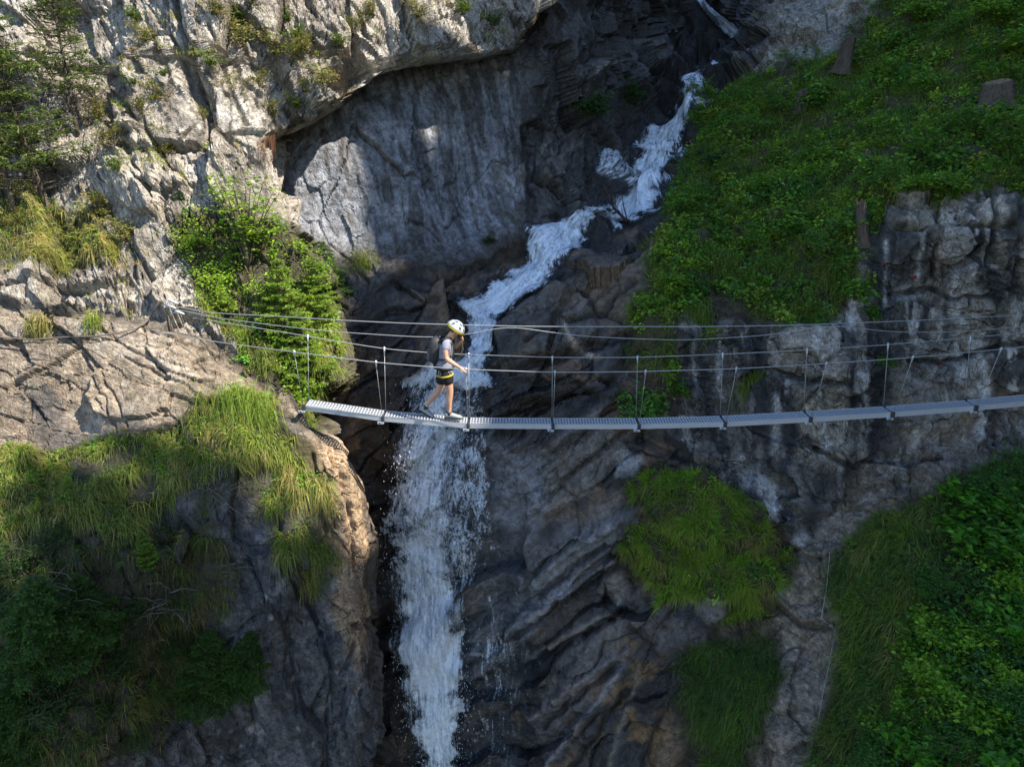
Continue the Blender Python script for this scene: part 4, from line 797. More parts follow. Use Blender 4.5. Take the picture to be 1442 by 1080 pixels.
pf = [make_shrub(34, .8, .6, 10, 20, (.09, .17), [(.07, .18, .02), (.10, .22, .022), (.055, .14, .022)], .66), make_shrub(35, .6, .6, 11, 34, (.05, .09), [(.14, .25, .024), (.09, .19, .02), (.18, .27, .03)], .6), make_shrub(37, .7, .55, 10, 40, (.035, .06), [(.05, .12, .03), (.06, .15, .025)], .5)]
shrubs(pf, [(1290,1000),(1330,960),(1370,1010),(1410,950),(1300,1060),(1350,1060),(1400,1060),(1440,1000),(1250,1040),(1340,900),(1390,890),(1430,880),(1420,820),(1380,780),(1430,760),(1370,720),(1400,700),(1440,690),(1240,1085),(1300,945),(1440,1080),(1310,840)],
       'bright green broad leafed bush in the thicket on the lower right slope', 'bushes on the lower right slope', 43, (.75, 1.2))
pm = make_shrub(36, .45, .5, 10, 26, (.06, .10), BLUEGREEN + LEAFG, .6)
put(pm, True, 905, 585, 0, 1.25, 'dark green leafy shrub hanging on wet rock behind the middle of the footbridge', 'shrub', None, (.5, -.2), .0)
put(pm, False, 950, 560, 2.1, .8, 'small leafy shrub on the wet rock just right of the larger hanging shrub', 'shrub', None, (.5, -.1), 0)
put(pm, False, 1222, 445, 1.1, .55, 'small bright leafy plant on the right cliff between the upper cables', 'plant', None, (.7, 0), 0)
put(pm, False, 1245, 515, 2.5, .45, 'small leafy sprig at the foot of a black streak on the right cliff', 'plant', None, (.7, 0), 0)
# hanging grass cushions of the right cliff, each a thing
def cushion(px, py, n, rad, label, cols, seed, L=(.25, .42)):
    p, nn = surf(px, py); q = np.random.default_rng(seed)
    root = p + nn * .02 + q.normal(size=(n, 3)) * np.array([rad, .06, rad * .8]); up = np.array([0, 0, 1.])
    d0 = nrm(nn * .9 + up * .45 + .35 * q.normal(size=(n, 3)))
    o = plant_mesh('grass_tussock', [blades(root, d0, q.uniform(*L, size=n), np.full(n, .011), q.uniform(1., 1.9, n), palette(cols, n, q, .25), q, np.array((.14, .17, .04)))], M_GRASS)
    tag(o, label, 'grass tussock')
LIME_G = [(.08, .13, .015), (.10, .15, .02), (.06, .10, .015), (.13, .14, .03)]
cushion(982, 440, 900, .13, 'rounded mossy green tussock hanging left of the black rock streak behind the upper cables', LIME_G, 51)
cushion(1056, 535, 700, .13, 'bright green hanging tussock on the right cliff just above the footbridge deck', LIME_G, 52)
cushion(1015, 375, 800, .2, 'tussock of yellow green grass overhanging the top edge of the dark cliff', LIME_G, 53)
cushion(1140, 440, 600, .2, 'brownish green mossy tussock on the lip of the right cliff', [(.10, .10, .015), (.13, .11, .02), (.06, .09, .015)], 54, (.12, .25))
cushion(510, 365, 500, .16, 'short sunlit grass tussock at the foot of the pale streaked wall', SUNGRASS, 55, (.12, .28))
cushion(338, 575, 1400, .24, 'large bright sunlit grass tussock at the near edge of the left ledge', [(.14, .20, .025), (.17, .22, .03), (.10, .16, .02)], 56, (.3, .55))
cushion(55, 360, 500, .15, 'dry brown grass tussock on the rock ledge at the left edge', DRY, 57, (.2, .4))
cushion(55, 450, 350, .1, 'small straw coloured tussock on the bare slab at the far left', DRY[:2], 58, (.15, .25))
cushion(133, 450, 350, .1, 'small yellow green tussock on the bare slab right of the straw coloured one', SUNGRASS, 59, (.15, .25))
# bush ledge on the left
sap = make_shrub(61, 2.0, .66, 16, 22, (.06, .11), [(.16, .24, .024), (.20, .27, .03), (.12, .19, .022)], .5, .85, 'sapling', .016)
put(sap, True, 347, 378, .4, 1.05, 'slender broad leafed sapling with sunlit layered leaves in front of the overhang', 'tree', None, (0, .05))
lit = [make_shrub(62, .9, .55, 9, 15, (.05, .09), LEAFY + SUNGRASS[:2], .5), make_shrub(63, .7, .6, 9, 16, (.04, .08), LEAFY, .5)]
shrubs(lit, [(300,400),(330,440),(385,420),(350,480),(275,345),(415,520),(330,375)], 'sunlit yellow green shrub in the thicket on the left ledge', 'shrubs in the thicket on the left ledge', 44, (.6, 1.05))
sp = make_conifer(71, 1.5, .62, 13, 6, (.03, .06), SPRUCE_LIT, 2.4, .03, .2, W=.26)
put(sp, True, 432, 545, .3, 1.0, 'young sunlit spruce right beside the left end of the footbridge', 'tree')
put(sp, False, 405, 470, 1.9, .95, 'young sunlit spruce behind the cables where they meet the left thicket', 'tree')
put(sp, False, 452, 450, 2.9, .8, 'small sunlit spruce at the right edge of the left thicket', 'tree')
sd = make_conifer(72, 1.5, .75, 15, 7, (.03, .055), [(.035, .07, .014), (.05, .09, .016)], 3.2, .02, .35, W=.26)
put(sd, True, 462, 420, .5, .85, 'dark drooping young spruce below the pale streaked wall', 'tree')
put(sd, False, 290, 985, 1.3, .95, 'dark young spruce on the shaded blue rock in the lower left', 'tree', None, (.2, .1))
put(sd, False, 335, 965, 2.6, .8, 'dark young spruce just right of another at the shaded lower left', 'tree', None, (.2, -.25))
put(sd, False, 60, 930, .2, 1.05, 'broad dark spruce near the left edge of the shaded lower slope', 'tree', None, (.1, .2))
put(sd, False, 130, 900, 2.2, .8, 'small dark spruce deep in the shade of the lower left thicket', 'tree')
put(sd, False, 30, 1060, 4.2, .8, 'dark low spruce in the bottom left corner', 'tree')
tip = make_conifer(73, .75, .2, 9, 6, (.03, .05), SPRUCE_LIT, 1., .1, -.1, 'spruce_seedling', W=.25)
put(tip, True, 212, 800, 0, .9, 'tiny spruce seedling in sunlit colours on the shaded left slope', 'tree')
# thin half dead conifers at the upper left
lar = make_conifer(74, 4.6, .95, 26, 6, (.05, .11), [(.05, .08, .02), (.07, .10, .02), (.09, .10, .03)], .9, .12, .15, 'thin_conifer', .55, .05, .22)
put(lar, True, 76, 312, 0, 1.0, 'thin conifer with bare lower trunk standing on the grassy ledge at the left', 'tree', None, (0, -.13))
put(lar, False, 108, 190, 2., .8, 'thin leaning conifer on the cliff right of the bare trunked one', 'tree', None, (0, .12))
put(lar, False, 5, 215, 3.9, .9, 'half dead conifer cut by the left edge of the photo', 'tree', None, (0, .05))
put(lar, False, 22, 300, 5.1, .75, 'thin dark conifer left of the bare trunked one on the grassy ledge', 'tree', None, (0, -.05))
# plants on the sunny cliff
cl = make_shrub(64, .4, .3, 8, 20, (.03, .06), [(.07, .11, .018), (.10, .13, .02), (.06, .09, .018)], .5)
for i, (px, py, s, lab) in enumerate([(330,35,1.2,'green shrub in the crack at the top of the sunlit cliff'), (395,35,1.,'shrub on the upper cliff right of the one in the crack'), (420,55,.9,'small shrub on the cliff below the top edge between two others'),
        (480,65,.9,'green shrub clinging above the right part of the overhang'), (300,95,.8,'low round shrub in the middle of the sunlit cliff face'), (180,125,.7,'small shrub at the left side of the pale cliff slab'),
        (232,105,.5,'tiny green shrub alone on the pale cliff slab'), (165,240,.9,'leafy green plant at the foot of the pale cliff slab'), (415,150,.8,'small shrub right above the lip of the overhang'),
        (650,20,1.2,'shrub hanging at the shaded top of the overhanging cliff'), (700,35,1.1,'dark shrub at the top right end of the overhanging cliff'), (190,30,.9,'dry shrub near the top of the cliff beside the conifers')]):
    put(cl, i == 0, px, py, i * 1.7, s, lab, 'shrub', None, (.4, 0), 0)
dry = make_shrub(66, .45, .35, 9, 22, (.03, .06), [(.16, .13, .04), (.12, .13, .03), (.22, .15, .06), (.10, .12, .025)], .4)
for i, (px, py, s) in enumerate([(350,60,1.2),(385,75,1.1),(410,90,1.2),(365,120,.9),(440,70,1.1),(455,115,1.),(300,20,1.),(345,15,1.2),(500,45,1.1),(530,20,1.),(205,55,.9),(215,140,1.),(190,165,.9),(160,205,1.2),(150,165,1.1),(590,25,1.),(425,130,.8),(380,160,.8),(250,215,.8),(290,165,.7),(170,330,1.),(130,300,1.2),(15,330,1.2)]):
    put(dry, i == 0, px, py, i * 1.3, s, 'small dry yellow brown shrub rooted in a crack of the sunlit cliff', 'shrub', 'dry shrubs in the cracks of the sunlit cliff', (.45, 0), 0)
shd = make_shrub(67, .7, .6, 10, 44, (.03, .055), [(.03, .065, .016), (.04, .08, .02), (.03, .05, .014)], .5)  # leaf colours darkened to deepen the lower left shade
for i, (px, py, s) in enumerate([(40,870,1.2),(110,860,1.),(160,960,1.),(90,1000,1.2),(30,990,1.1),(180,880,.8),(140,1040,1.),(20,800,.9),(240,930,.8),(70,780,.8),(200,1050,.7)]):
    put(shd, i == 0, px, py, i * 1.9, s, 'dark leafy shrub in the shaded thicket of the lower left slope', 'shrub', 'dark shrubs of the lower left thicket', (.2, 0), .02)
bk = make_shrub(65, .5, .55, 9, 22, (.06, .10), [(.025, .055, .014), (.03, .07, .016)], .55)
for i, (px, py, s, lab) in enumerate([(830,160,1.3,'dark green shrub on the shaded gorge wall left of the upper stream'), (880,140,1.2,'dark shrub on the gorge wall right beside the upper stream'), (1040,110,1.3,'shaded shrub on the bank above the upper stream'),
        (1000,230,1.,'shaded shrub on the right bank where the stream widens'), (685,340,.5,'tiny green plant on the ledge left of the stream bend')]):
    put(bk, i == 0, px, py, i * 2.1, s, lab, 'shrub', None, (.4, 0), 0)

# ---- dead wood and stumps
def stump(px, py, h, r0, lab, tilt=(0, 0), seed=0, snag=0.):
    p, n = surf(px, py); root = empty('tree_stump', p - np.array([0, 0, .08])); root.rotation_euler = (tilt[0], tilt[1], seed)
    q = np.random.default_rng(seed); k = 22; a = np.linspace(0, 6.283, k, False)
    prof = 1 + .16 * np.sin(a * 3 + q.random() * 6) + .10 * np.sin(a * 5 + q.random() * 6) + .07 * q.normal(size=k)
    t = np.linspace(0, 1, 13); zs = h * t; fl = 1.05 - .22 * t + .32 * np.exp(-t * 8) - snag * .22 * t; bend = snag * .5 * r0 * np.sin(t * 3.)
    rings = []
    for j, z in enumerate(zs):
        rr = r0 * fl[j] * (prof + .05 * q.normal(size=k)); zz = z + (0 if j < 11 else (j - 10) * .5 * ((.010 + .06 * snag) * q.normal(size=k) - .05 * np.cos(a - 1.)))
        rings.append(np.stack([rr * np.cos(a) + bend[j], rr * np.sin(a), zz + 0 * a], -1))
    m = MB(); m.rings(rings, True, False); m.build('bark', M_BARK, root)
    tc = MB(); top = rings[-1]; c = top.mean(0) - [0, 0, .05]; mid = top * .55 + c * .45 + q.normal(size=(k, 3)) * .008
    tc.add(np.concatenate([top, mid, [c]]), [(j, (j + 1) % k, k + (j + 1) % k, k + j) for j in range(k)] + [(k + j, k + (j + 1) % k, 2 * k) for j in range(k)]); tc.build('cut_face', M_STUMP, root)
    tag(root, lab, 'tree stump')
stump(1186, 96, .8, .19, 'tall brown tree stump leaning in front of the pale rock at the top right', (.1, -.22), 1, .3)
stump(1124, 156, .62, .15, 'short grey tree stump among herbs left of the tall brown one', (.1, .08), 2)
stump(1402, 146, .55, .29, 'wide mossy tree stump near the right edge of the photo', (.05, .1), 3)
stump(1216, 338, .78, .12, 'weathered snag hanging at the corner of the right cliff', (.15, .2), 4, .8)
stump(1218, 222, .24, .11, 'small dark rotten stump in the middle of the right bank', (.1, .1), 5, .5)
def dead_branch(name, specs, lab, cat='dead branch', mat=None):
    m = MB()
    for pts, r0 in specs:
        P = np.array(pts, float); t = np.linspace(0, 1, 14); k = np.linspace(0, 1, len(P))
        path = np.stack([np.interp(t, k, P[:, d]) for d in range(3)], -1); path[1:-1] = (path[:-2] + 2 * path[1:-1] + path[2:]) / 4
        m.tube(path, np.linspace(r0, r0 * .25, 14), 5)
    return tag(m.build(name, mat or M_DEAD), lab, cat)
def w3(*a): return [at(x, y, z) for x, y, z in a]
q = np.random.default_rng(5); b0, _ = surf(882, 312); yb = b0[1] - .12
specs = [(w3((884,313,yb),(866,295,yb),(848,268,yb-.15),(836,250,yb-.25)), .045), (w3((884,313,yb),(878,290,yb),(874,262,yb-.1)), .02), (w3((866,295,yb),(840,300,yb-.2),(815,314,yb-.2)), .02), (w3((870,298,yb),(845,312,yb-.2),(828,320,yb-.2)), .016)]
for i in range(26):
    s = q.random(); x0 = 884 - 46 * s; y0 = 313 - 60 * s; a = q.uniform(-2.9, -.9); l = q.uniform(18, 42)
    specs.append((w3((x0, y0, yb - .1 * s), (x0 + .5 * l * math.cos(a), y0 + .6 * l * math.sin(a), yb - .15 + q.normal() * .1), (x0 + l * math.cos(a) + 8 * q.normal(), y0 + .7 * l * math.sin(a), yb - .2 + q.normal() * .3)), .010))
dead_branch('driftwood', specs, 'dark branched driftwood stuck in the stream bend', 'driftwood', bark_material('wet dead wood', (.07, .05, .045)))
for (x, y, k, sp_, n, lab) in [(60,830,61,70,16,'pale dead branches in the dark at the left edge'), (300,690,62,60,18,'dry grey twigs on the bare patch of the left slope'), (225,850,63,55,18,'dead brushwood hanging below the tiny seedling'), (330,790,64,50,12,'dead twigs above the shaded blue rock'), (30,120,65,70,16,'bare grey twigs among the conifers at the upper left')]:
    p, n_ = surf(x, y); y0 = p[1] - .12; q = np.random.default_rng(k); sp2 = []
    for i in range(n):
        a = q.random() * 6.283; l = q.uniform(.4, 1) * sp_; x0 = x + q.normal() * sp_ * .3; yy = y + q.normal() * sp_ * .25
        sp2.append((w3((x0, yy, y0), (x0 + .5 * l * math.cos(a) + q.normal() * 5, yy + .4 * l * math.sin(a), y0 - .15), (x0 + l * math.cos(a), yy + .7 * l * math.sin(a) + 8, y0 - .1 + .2 * q.normal())), q.uniform(.006, .014)))
    dead_branch('dead_branch', sp2, lab)
y0 = surf(400, 130)[0][1] - .1
dead_branch('dead_branch', [(w3((395,128,y0+.1),(400,110,y0-.1),(410,97,y0-.2),(430,95,y0-.25),(450,103,y0-.25),(470,112,y0-.2)), .018), (w3((410,97,y0-.2),(403,115,y0),(408,138,y0+.1)), .01)], 'thin dead branch arching out of the cliff above the overhang')
y0 = surf(377, 215)[0][1] - .15
qr = np.random.default_rng(9)
dead_branch('hanging_roots', [(w3((365 + 2.2 * i, 196 - .6 * i, y0 + .1), (366 + 2.2 * i + 3 * qr.normal(), 212, y0 - .05), (364 + 2.2 * i + 5 * qr.normal(), 222 + 5 * qr.normal(), y0 - .08), (366 + 2.2 * i + 8 * qr.normal(), 238 + 12 * qr.random(), y0 - .02)), .0045) for i in range(11)], 'reddish roots hanging from the left end of the overhang', 'roots', bark_material('red roots', (.26, .11, .06)))
# ================================================================== water
def water_material():
    t = NT('falling water'); fl = t.attr('flow').outputs['Vector']; den = t.attr('foam_amount').outputs['Fac']; lace = t.attr('lace').outputs['Fac']
    def scaled(sx, sy, off=0):
        mp = t.n('ShaderNodeMapping'); mp.inputs['Scale'].default_value = (sx, sy, 1); mp.inputs['Location'].default_value = (off, off * .7, 0); t.l(fl, mp.inputs['Vector']); return mp.outputs[0]
    big = t.noise(scaled(2.4, 1.1), 1, 3, .6, .5); mid = t.noise(scaled(7, 3.4, 5), 1, 4, .7, 1.2); fine = t.noise(scaled(15, 1.5, 3), 1, 5, .72, .8); froth = t.noise(scaled(24, 17, 9), 1, 5, .78, .9)
    streak = t.math('ADD', t.math('MULTIPLY', fine.outputs['Fac'], .65), t.math('MULTIPLY', froth.outputs['Fac'], .55))
    lump = t.math('ADD', t.math('MULTIPLY', mid.outputs['Fac'], .65), t.math('MULTIPLY', froth.outputs['Fac'], .60))
    tex = t.mix(lace, streak, lump)
    amp = t.math('ADD', 1.7, t.math('MULTIPLY', lace, .9))
    v = t.math('ADD', t.math('ADD', t.math('MULTIPLY', den, 1.15), t.math('MULTIPLY', big.outputs['Fac'], .6)), t.math('SUBTRACT', t.math('MULTIPLY', t.math('SUBTRACT', tex, .6), amp), .80))
    foam = t.ramp(v, [(.0, 0), (.22, .7), (.5, 1)]).outputs[0]
    film = t.ramp(den, [(.05, 0), (.45, .30)]).outputs[0]
    white = t.mix(t.ramp(t.math('ADD', t.math('MULTIPLY', fine.outputs['Fac'], .6), t.math('MULTIPLY', froth.outputs['Fac'], .4)), [(.36, 0), (.60, 1)]).outputs[0], (.52, .61, .73), (.88, .92, .95))
    wcol = t.mix(foam, (.035, .055, .075), white)
    rough = t.math('ADD', .10, t.math('MULTIPLY', foam, .5))
    b = t.bsdf(wcol, rough, .5, t.bump(tex, .6, .08))
    tr = t.n('ShaderNodeBsdfTransparent'); mx = t.n('ShaderNodeMixShader')
    alpha = t.math('MULTIPLY', t.math('MAXIMUM', foam, film), t.ramp(den, [(.02, 0), (.16, 1)]).outputs[0])
    t.l(alpha, mx.inputs[0]); t.l(tr.outputs[0], mx.inputs[1]); t.l(b.outputs[0], mx.inputs[2])
    return t.done(mx.outputs[0])
M_WATER = water_material()
def blur(a, n):
    for _ in range(n):
        b = a.copy(); b[1:-1] = (a[:-2] + 2 * a[1:-1] + a[2:]) / 4; a = b.copy(); a[:, 1:-1] = (b[:, :-2] + 2 * b[:, 1:-1] + b[:, 2:]) / 4
    return a
DS = blur(SB.d, 16); BASE = SB.P0 + SB.N0 * DS[..., None]
W_MAIN = [(964,112),(984,110),(994,125),(1000,148),(986,166),(970,180),(962,202),(946,234),(938,264),(925,287),(905,302),(885,314),(858,320),(836,320),(822,332),(826,344),(802,364),(786,382),(776,402),(760,420),(735,432),(702,447),(694,470),(692,492),(676,508),(690,540),
          (560,540),(592,520),(606,506),(640,500),(664,482),(664,445),(648,424),(690,404),(712,384),(734,374),(742,350),(744,318),(775,317),(800,318),(815,305),(850,290),(880,278),(888,255),(898,225),(903,190),(923,165),(948,158),(960,140),(962,122)]
W_SIDE = [(846,213),(860,205),(880,222),(892,246),(892,275),(872,270),(856,245),(843,236)]
W_TOP = [(975,-60),(1000,-20),(1003,5),(1022,26),(1040,46),(1034,57),(1018,48),(1000,28),(984,8),(960,-60)]
W_TOP2 = [(985,98),(1002,82),(1012,88),(1006,100),(992,104)]
W_FALL = [(596,500),(655,500),(684,505),(676,545),(684,580),(690,640),(700,700),(700,760),(682,805),(664,840),(658,890),(660,960),(654,1020),(646,1090),(646,1260),(602,1260),(598,1090),(582,1030),(562,940),(546,860),(548,760),(556,680),(562,620),(574,560),(584,525)]
W_CORE = [(600,512),(652,508),(660,545),(648,600),(640,660),(636,720),(640,780),(650,840),(657,900),(657,960),(650,1030),(644,1090),(644,1260),(606,1260),(604,1090),(594,1020),(576,920),(564,840),(562,760),(566,680),(572,610),(588,550)]
W_VEIL = [(650,560),(690,600),(700,690),(740,760),(765,860),(765,960),(735,1100),(640,1260),(640,900),(680,800),(690,720)]
_w = np.full(SB.PX.shape, -1e9)
for _p in (W_MAIN, W_SIDE, W_TOP, W_TOP2): _w = np.maximum(_w, sdist(_p, SB.PX, SB.PY))
_m = smooth(-10, 4, _w)[..., None]; SB.P = SB.P * (1 - _m) + (SB.P0 + SB.N0 * (DS - .10 + .25 * (SB.d - DS))[..., None]) * _m
LINE = np.array([(970,-60),(1000,15),(1030,50),(1000,92),(975,120),(985,150),(955,180),(930,230),(915,280),(870,305),(800,325),(775,355),(755,395),(690,430),(675,470),(640,520),(622,560),(612,640),(608,760),(610,900),(620,1080),(622,1270)], float)
def flow_coords(PX, PY):
    seg = np.diff(LINE, axis=0); ln = np.linalg.norm(seg, axis=1); cum = np.r_[0, np.cumsum(ln)]
    best = np.full(PX.shape, 1e9); s = np.zeros(PX.shape); l = np.zeros(PX.shape)
    for i in range(len(seg)):
        e = seg[i] / ln[i]; dx = PX - LINE[i, 0]; dy = PY - LINE[i, 1]
        t = np.clip(dx * e[0] + dy * e[1], 0, ln[i]); ex = dx - t * e[0]; ey = dy - t * e[1]; d = ex * ex + ey * ey
        m = d < best; best = np.where(m, d, best); s = np.where(m, cum[i] + t, s); l = np.where(m, dx * -e[1] + dy * e[0], l)
    return l / 72., s / 72.
def sub(a, b, k=2):
    """refine the rectangle a of the B grid k times by linear interpolation"""
    r0, r1, c0, c1 = b; a = a[r0:r1, c0:c1]; n, m = a.shape[:2]
    yi = np.linspace(0, n - 1, (n - 1) * k + 1); y0 = np.minimum(yi.astype(int), n - 2); fy = (yi - y0).reshape((-1,) + (1,) * (a.ndim - 1)); a = a[y0] * (1 - fy) + a[y0 + 1] * fy
    xi = np.linspace(0, m - 1, (m - 1) * k + 1); x0 = np.minimum(xi.astype(int), m - 2); fx = (xi - x0).reshape((1, -1) + (1,) * (a.ndim - 2)); return a[:, x0] * (1 - fx) + a[:, x0 + 1] * fx
def water(name, polys, off, dens, lace, soft=14, rag=8, bumps=.06, seed=0, label=None, k=2, grow=0):
    xs = np.array([p for q_ in polys for p in q_]); PX, PY = SB.PX, SB.PY
    c = np.where((PX[0] > xs[:, 0].min() - 24) & (PX[0] < xs[:, 0].max() + 24))[0]; rr = np.where((PY[:, 0] > xs[:, 1].min() - 24) & (PY[:, 0] < xs[:, 1].max() + 24))[0]
    bx = (rr[0], rr[-1] + 1, c[0], c[-1] + 1); px = sub(PX, bx, k); py = sub(PY, bx, k); P = sub(BASE, bx, k); N = nrm(sub(SB.N0, bx, k))
    sd = np.full(px.shape, -1e9)
    for p_ in polys: sd = np.maximum(sd, sdist(p_, px, py))
    sd = sd + grow + rag * 1.5 * fbm(P * 2.2, 3, 600 + seed)
    m = smooth(-soft * .4, soft, sd); fl, fs = flow_coords(px, py)
    o_ = off(px, py) if callable(off) else off
    h = o_ * smooth(-6, 12, sd) - .05 * (1 - smooth(-6, 8, sd)) + m * bumps * (2. * fbm(np.stack([fl * 4, fs * 2.2, fl * 0 + seed], -1), 3, 610) + .7 * fbm(np.stack([fl * 13, fs * 8, fl * 0 + seed], -1), 3, 611))
    outw = nrm(N * .6 + np.array([0, -1., .15]))
    P = P + outw * h[..., None]
    de = m * (dens(px, py) if callable(dens) else dens); la = lace(px, py) if callable(lace) else np.full(px.shape, lace)
    keep = sd > -10; n, w_ = px.shape; idx = np.arange(n * w_).reshape(n, w_)
    F = np.stack([idx[:-1, :-1], idx[1:, :-1], idx[1:, 1:], idx[:-1, 1:]], -1)[keep[:-1, :-1]].reshape(-1, 4)
    us, inv = np.unique(F, return_inverse=True); F = inv.reshape(-1, 4)
    flow = np.stack([fl + seed * 3.7, fs + seed * 1.3, 0 * fl], -1).reshape(-1, 3)[us]
    o = mesh_np(name, P.reshape(-1, 3)[us], F, M_WATER, attrs={'flow': ('FLOAT_VECTOR', flow), 'foam_amount': ('FLOAT', de.ravel()[us]), 'lace': ('FLOAT', la.ravel()[us])})
    o['kind'] = 'structure'
    if label: o['label'] = label
    return P, sd, px, py
water('water', [W_MAIN], .20, lambda x, y: .78 + .05 * smooth(300, 420, y), lambda x, y: .75 + 0 * x, 22, 14, bumps=.07, seed=1, grow=9)
water('water', [W_SIDE], .12, lambda x, y: .62 + 0 * x, lambda x, y: .4 + 0 * x, soft=14, rag=9, bumps=.06, seed=2, grow=5)
water('water', [W_TOP, W_TOP2], .25, lambda x, y: .72 + 0 * x, lambda x, y: .5 + 0 * x, soft=5, rag=2, bumps=.05, seed=7, grow=2)
fall = lambda a: (lambda x, y: a * (.35 + .65 * smooth(520, 720, y)))
lc = lambda x, y: .85 * (1 - smooth(730, 900, y))
water('water', [W_FALL], fall(.18), lambda x, y: .54 + .04 * smooth(520, 760, y) - .08 * smooth(620, 690, x) * (1 - smooth(760, 900, y)), lc, 24, 20, .07, 3, grow=8)
PW, SW, XW, YW = water('water', [W_CORE], fall(.50), lambda x, y: .72 + .18 * smooth(720, 880, y), lc, 30, 20, .06, 4, grow=7)
water('water', [W_VEIL], .10, lambda x, y: .37 + .05 * smooth(700, 850, y), lambda x, y: 0 * x, 34, 34, .03, 6)
# drops thrown off the fall
def droplets():
    q = np.random.default_rng(77); w_ = np.clip(smooth(-12, 10, SW), 0, 1) * (YW < 1120) * (.4 + .6 * smooth(520, 640, YW)); cw = np.cumsum(w_.ravel()); n = 4200
    i = np.searchsorted(cw, q.random(n) * cw[-1]); p = PW.reshape(-1, 3)[i]
    p = p + q.normal(size=(n, 3)) * np.array([.13, .05, .12]) + np.array([0, -1, 0]) * np.abs(q.normal(size=(n, 1))) * .35
    i2 = q.random(n) < .05; p[i2] += q.normal(size=(i2.sum(), 3)) * np.array([.35, .05, .2])
    rad = q.lognormal(math.log(.0045), .4, n).clip(.002, .010); ln = rad * q.uniform(2., 6., n)
    oc = np.array([(1,0,0),(0,1,0),(-1,0,0),(0,-1,0),(0,0,1),(0,0,-1)], float); V = oc[None] * np.stack([rad, rad, ln], -1)[:, None]
    th = q.normal(size=n) * .25; V[..., 0] += V[..., 2] * th[:, None]; V = (V + p[:, None]).reshape(-1, 3)
    f = np.array([(0,1,4),(1,2,4),(2,3,4),(3,0,4),(1,0,5),(2,1,5),(3,2,5),(0,3,5)]); F = (np.arange(n)[:, None, None] * 6 + f[None]).reshape(-1, 3)
    t = NT('spray drops'); m = t.done(t.bsdf((.82, .86, .9), .25, .5).outputs[0])
    o = mesh_np('water_spray', V, F, m); o['kind'] = 'stuff'; o['label'] = 'fine drops thrown off the waterfall below the footbridge'; o['category'] = 'spray'
droplets()
# ================================================================== cable footbridge
M_STEEL = simple('galvanised steel', (.52, .54, .57), .45, .4, .5, .14, 30)
M_CABLE = simple('steel cable', (.40, .40, .39), .45, .5, .5, .15, 60)
M_DARK = simple('dark steel', (.06, .06, .065), .5, .4, .4, .3, 40)
YD = 10.5; HW = .125
JX = [(431,566.5),(541,582.5),(660,592.3),(778,593.2),(898,593.2),(1018,590),(1137,583.5),(1251,576.5),(1367,567.5),(1485,556.5)]
J = np.array([at(x, y, YD) for x, y in JX])
bridge = empty('suspension_footbridge', tuple((J[0] + J[-1]) / 2)); OFF = (J[0] + J[-1]) / 2
tag(bridge, 'narrow steel cable footbridge with grated deck panels hung on thin hangers across the gorge', 'footbridge')
def loc(P): return np.asarray(P, float) - OFF
for i in range(len(J) - 1):
    a, b = J[i].copy(), J[i + 1].copy(); ax = b - a; Lg = np.linalg.norm(ax); ax /= Lg; g = .022; a = a + ax * g; Lg -= 2 * g; wv = np.array([0, 1., 0]); nz = np.cross(ax, wv)
    M = np.stack([ax, wv, nz], 1); m = MB()
    for s in (-1, 1):
        m.box(loc(a + ax * Lg / 2 + wv * s * HW + nz * -.040), (Lg, .007, .086), M)
        m.box(loc(a + ax * Lg / 2 + wv * s * (HW - .012) + nz * -.081), (Lg, .03, .006), M)
    for e in (.012, Lg - .012): m.box(loc(a + ax * e + nz * -.03), (.02, 2 * HW - .008, .05), M)
    p = m.build('deck_panel', M_STEEL, bridge, False)
    gr = MB(); nb = int(Lg / .050)
    for k in range(nb): gr.box(loc(a + ax * (.03 + (Lg - .06) * (k + .5) / nb) + nz * -.008), (.021, 2 * HW - .009, .012), M)
    for s in (-.06, 0, .06): gr.box(loc(a + ax * Lg / 2 + wv * s + nz * -.021), (Lg - .05, .014, .012), M)
    gr.build('grating', M_STEEL, p, False)
near = np.array([(190,452),(205,463),(300,481),(420,496.5),(533,511),(650,520),(780,524.5),(895,523.5),(1035,519.5),(1150,513),(1273,504.5),(1390,494),(1442,488.5),(1520,480)], float)
far = np.array([(250,443),(262,446),(400,468),(541,491.5),(620,498),(778,503.5),(895,503.5),(1016,499),(1130,493.5),(1238,486.5),(1345,477.5),(1442,468.5),(1520,461)], float)
def cable_path(tab, Y, yl=None):
    Ys = np.full(len(tab), Y)
    if yl is not None: Ys = np.where(tab[:, 0] < 420, np.interp(tab[:, 0], [tab[0, 0], 420], [yl, Y]), Y)
    P = np.array([at(x, y, z) for (x, y), z in zip(tab, Ys)]); t = np.linspace(0, 1, 90); X = P[0, 0] + (P[-1, 0] - P[0, 0]) * t
    out = np.stack([X, np.interp(X, P[:, 0], P[:, 1]), np.interp(X, P[:, 0], P[:, 2])], -1)
    for _ in range(4): out[1:-1] = (out[:-2] + 2 * out[1:-1] + out[2:]) / 4
    return out
pa_, _ = surf(205, 463); pf_, _ = surf(262, 447)
PN = cable_path(near[1:], YD - .37, pa_[1] + .05); PF = cable_path(far[1:], YD + .37, pf_[1] + .05)
for Pc in (PN, PF): MB().tube(loc(Pc), .0068, 6).build('hand_cable', M_CABLE, bridge)
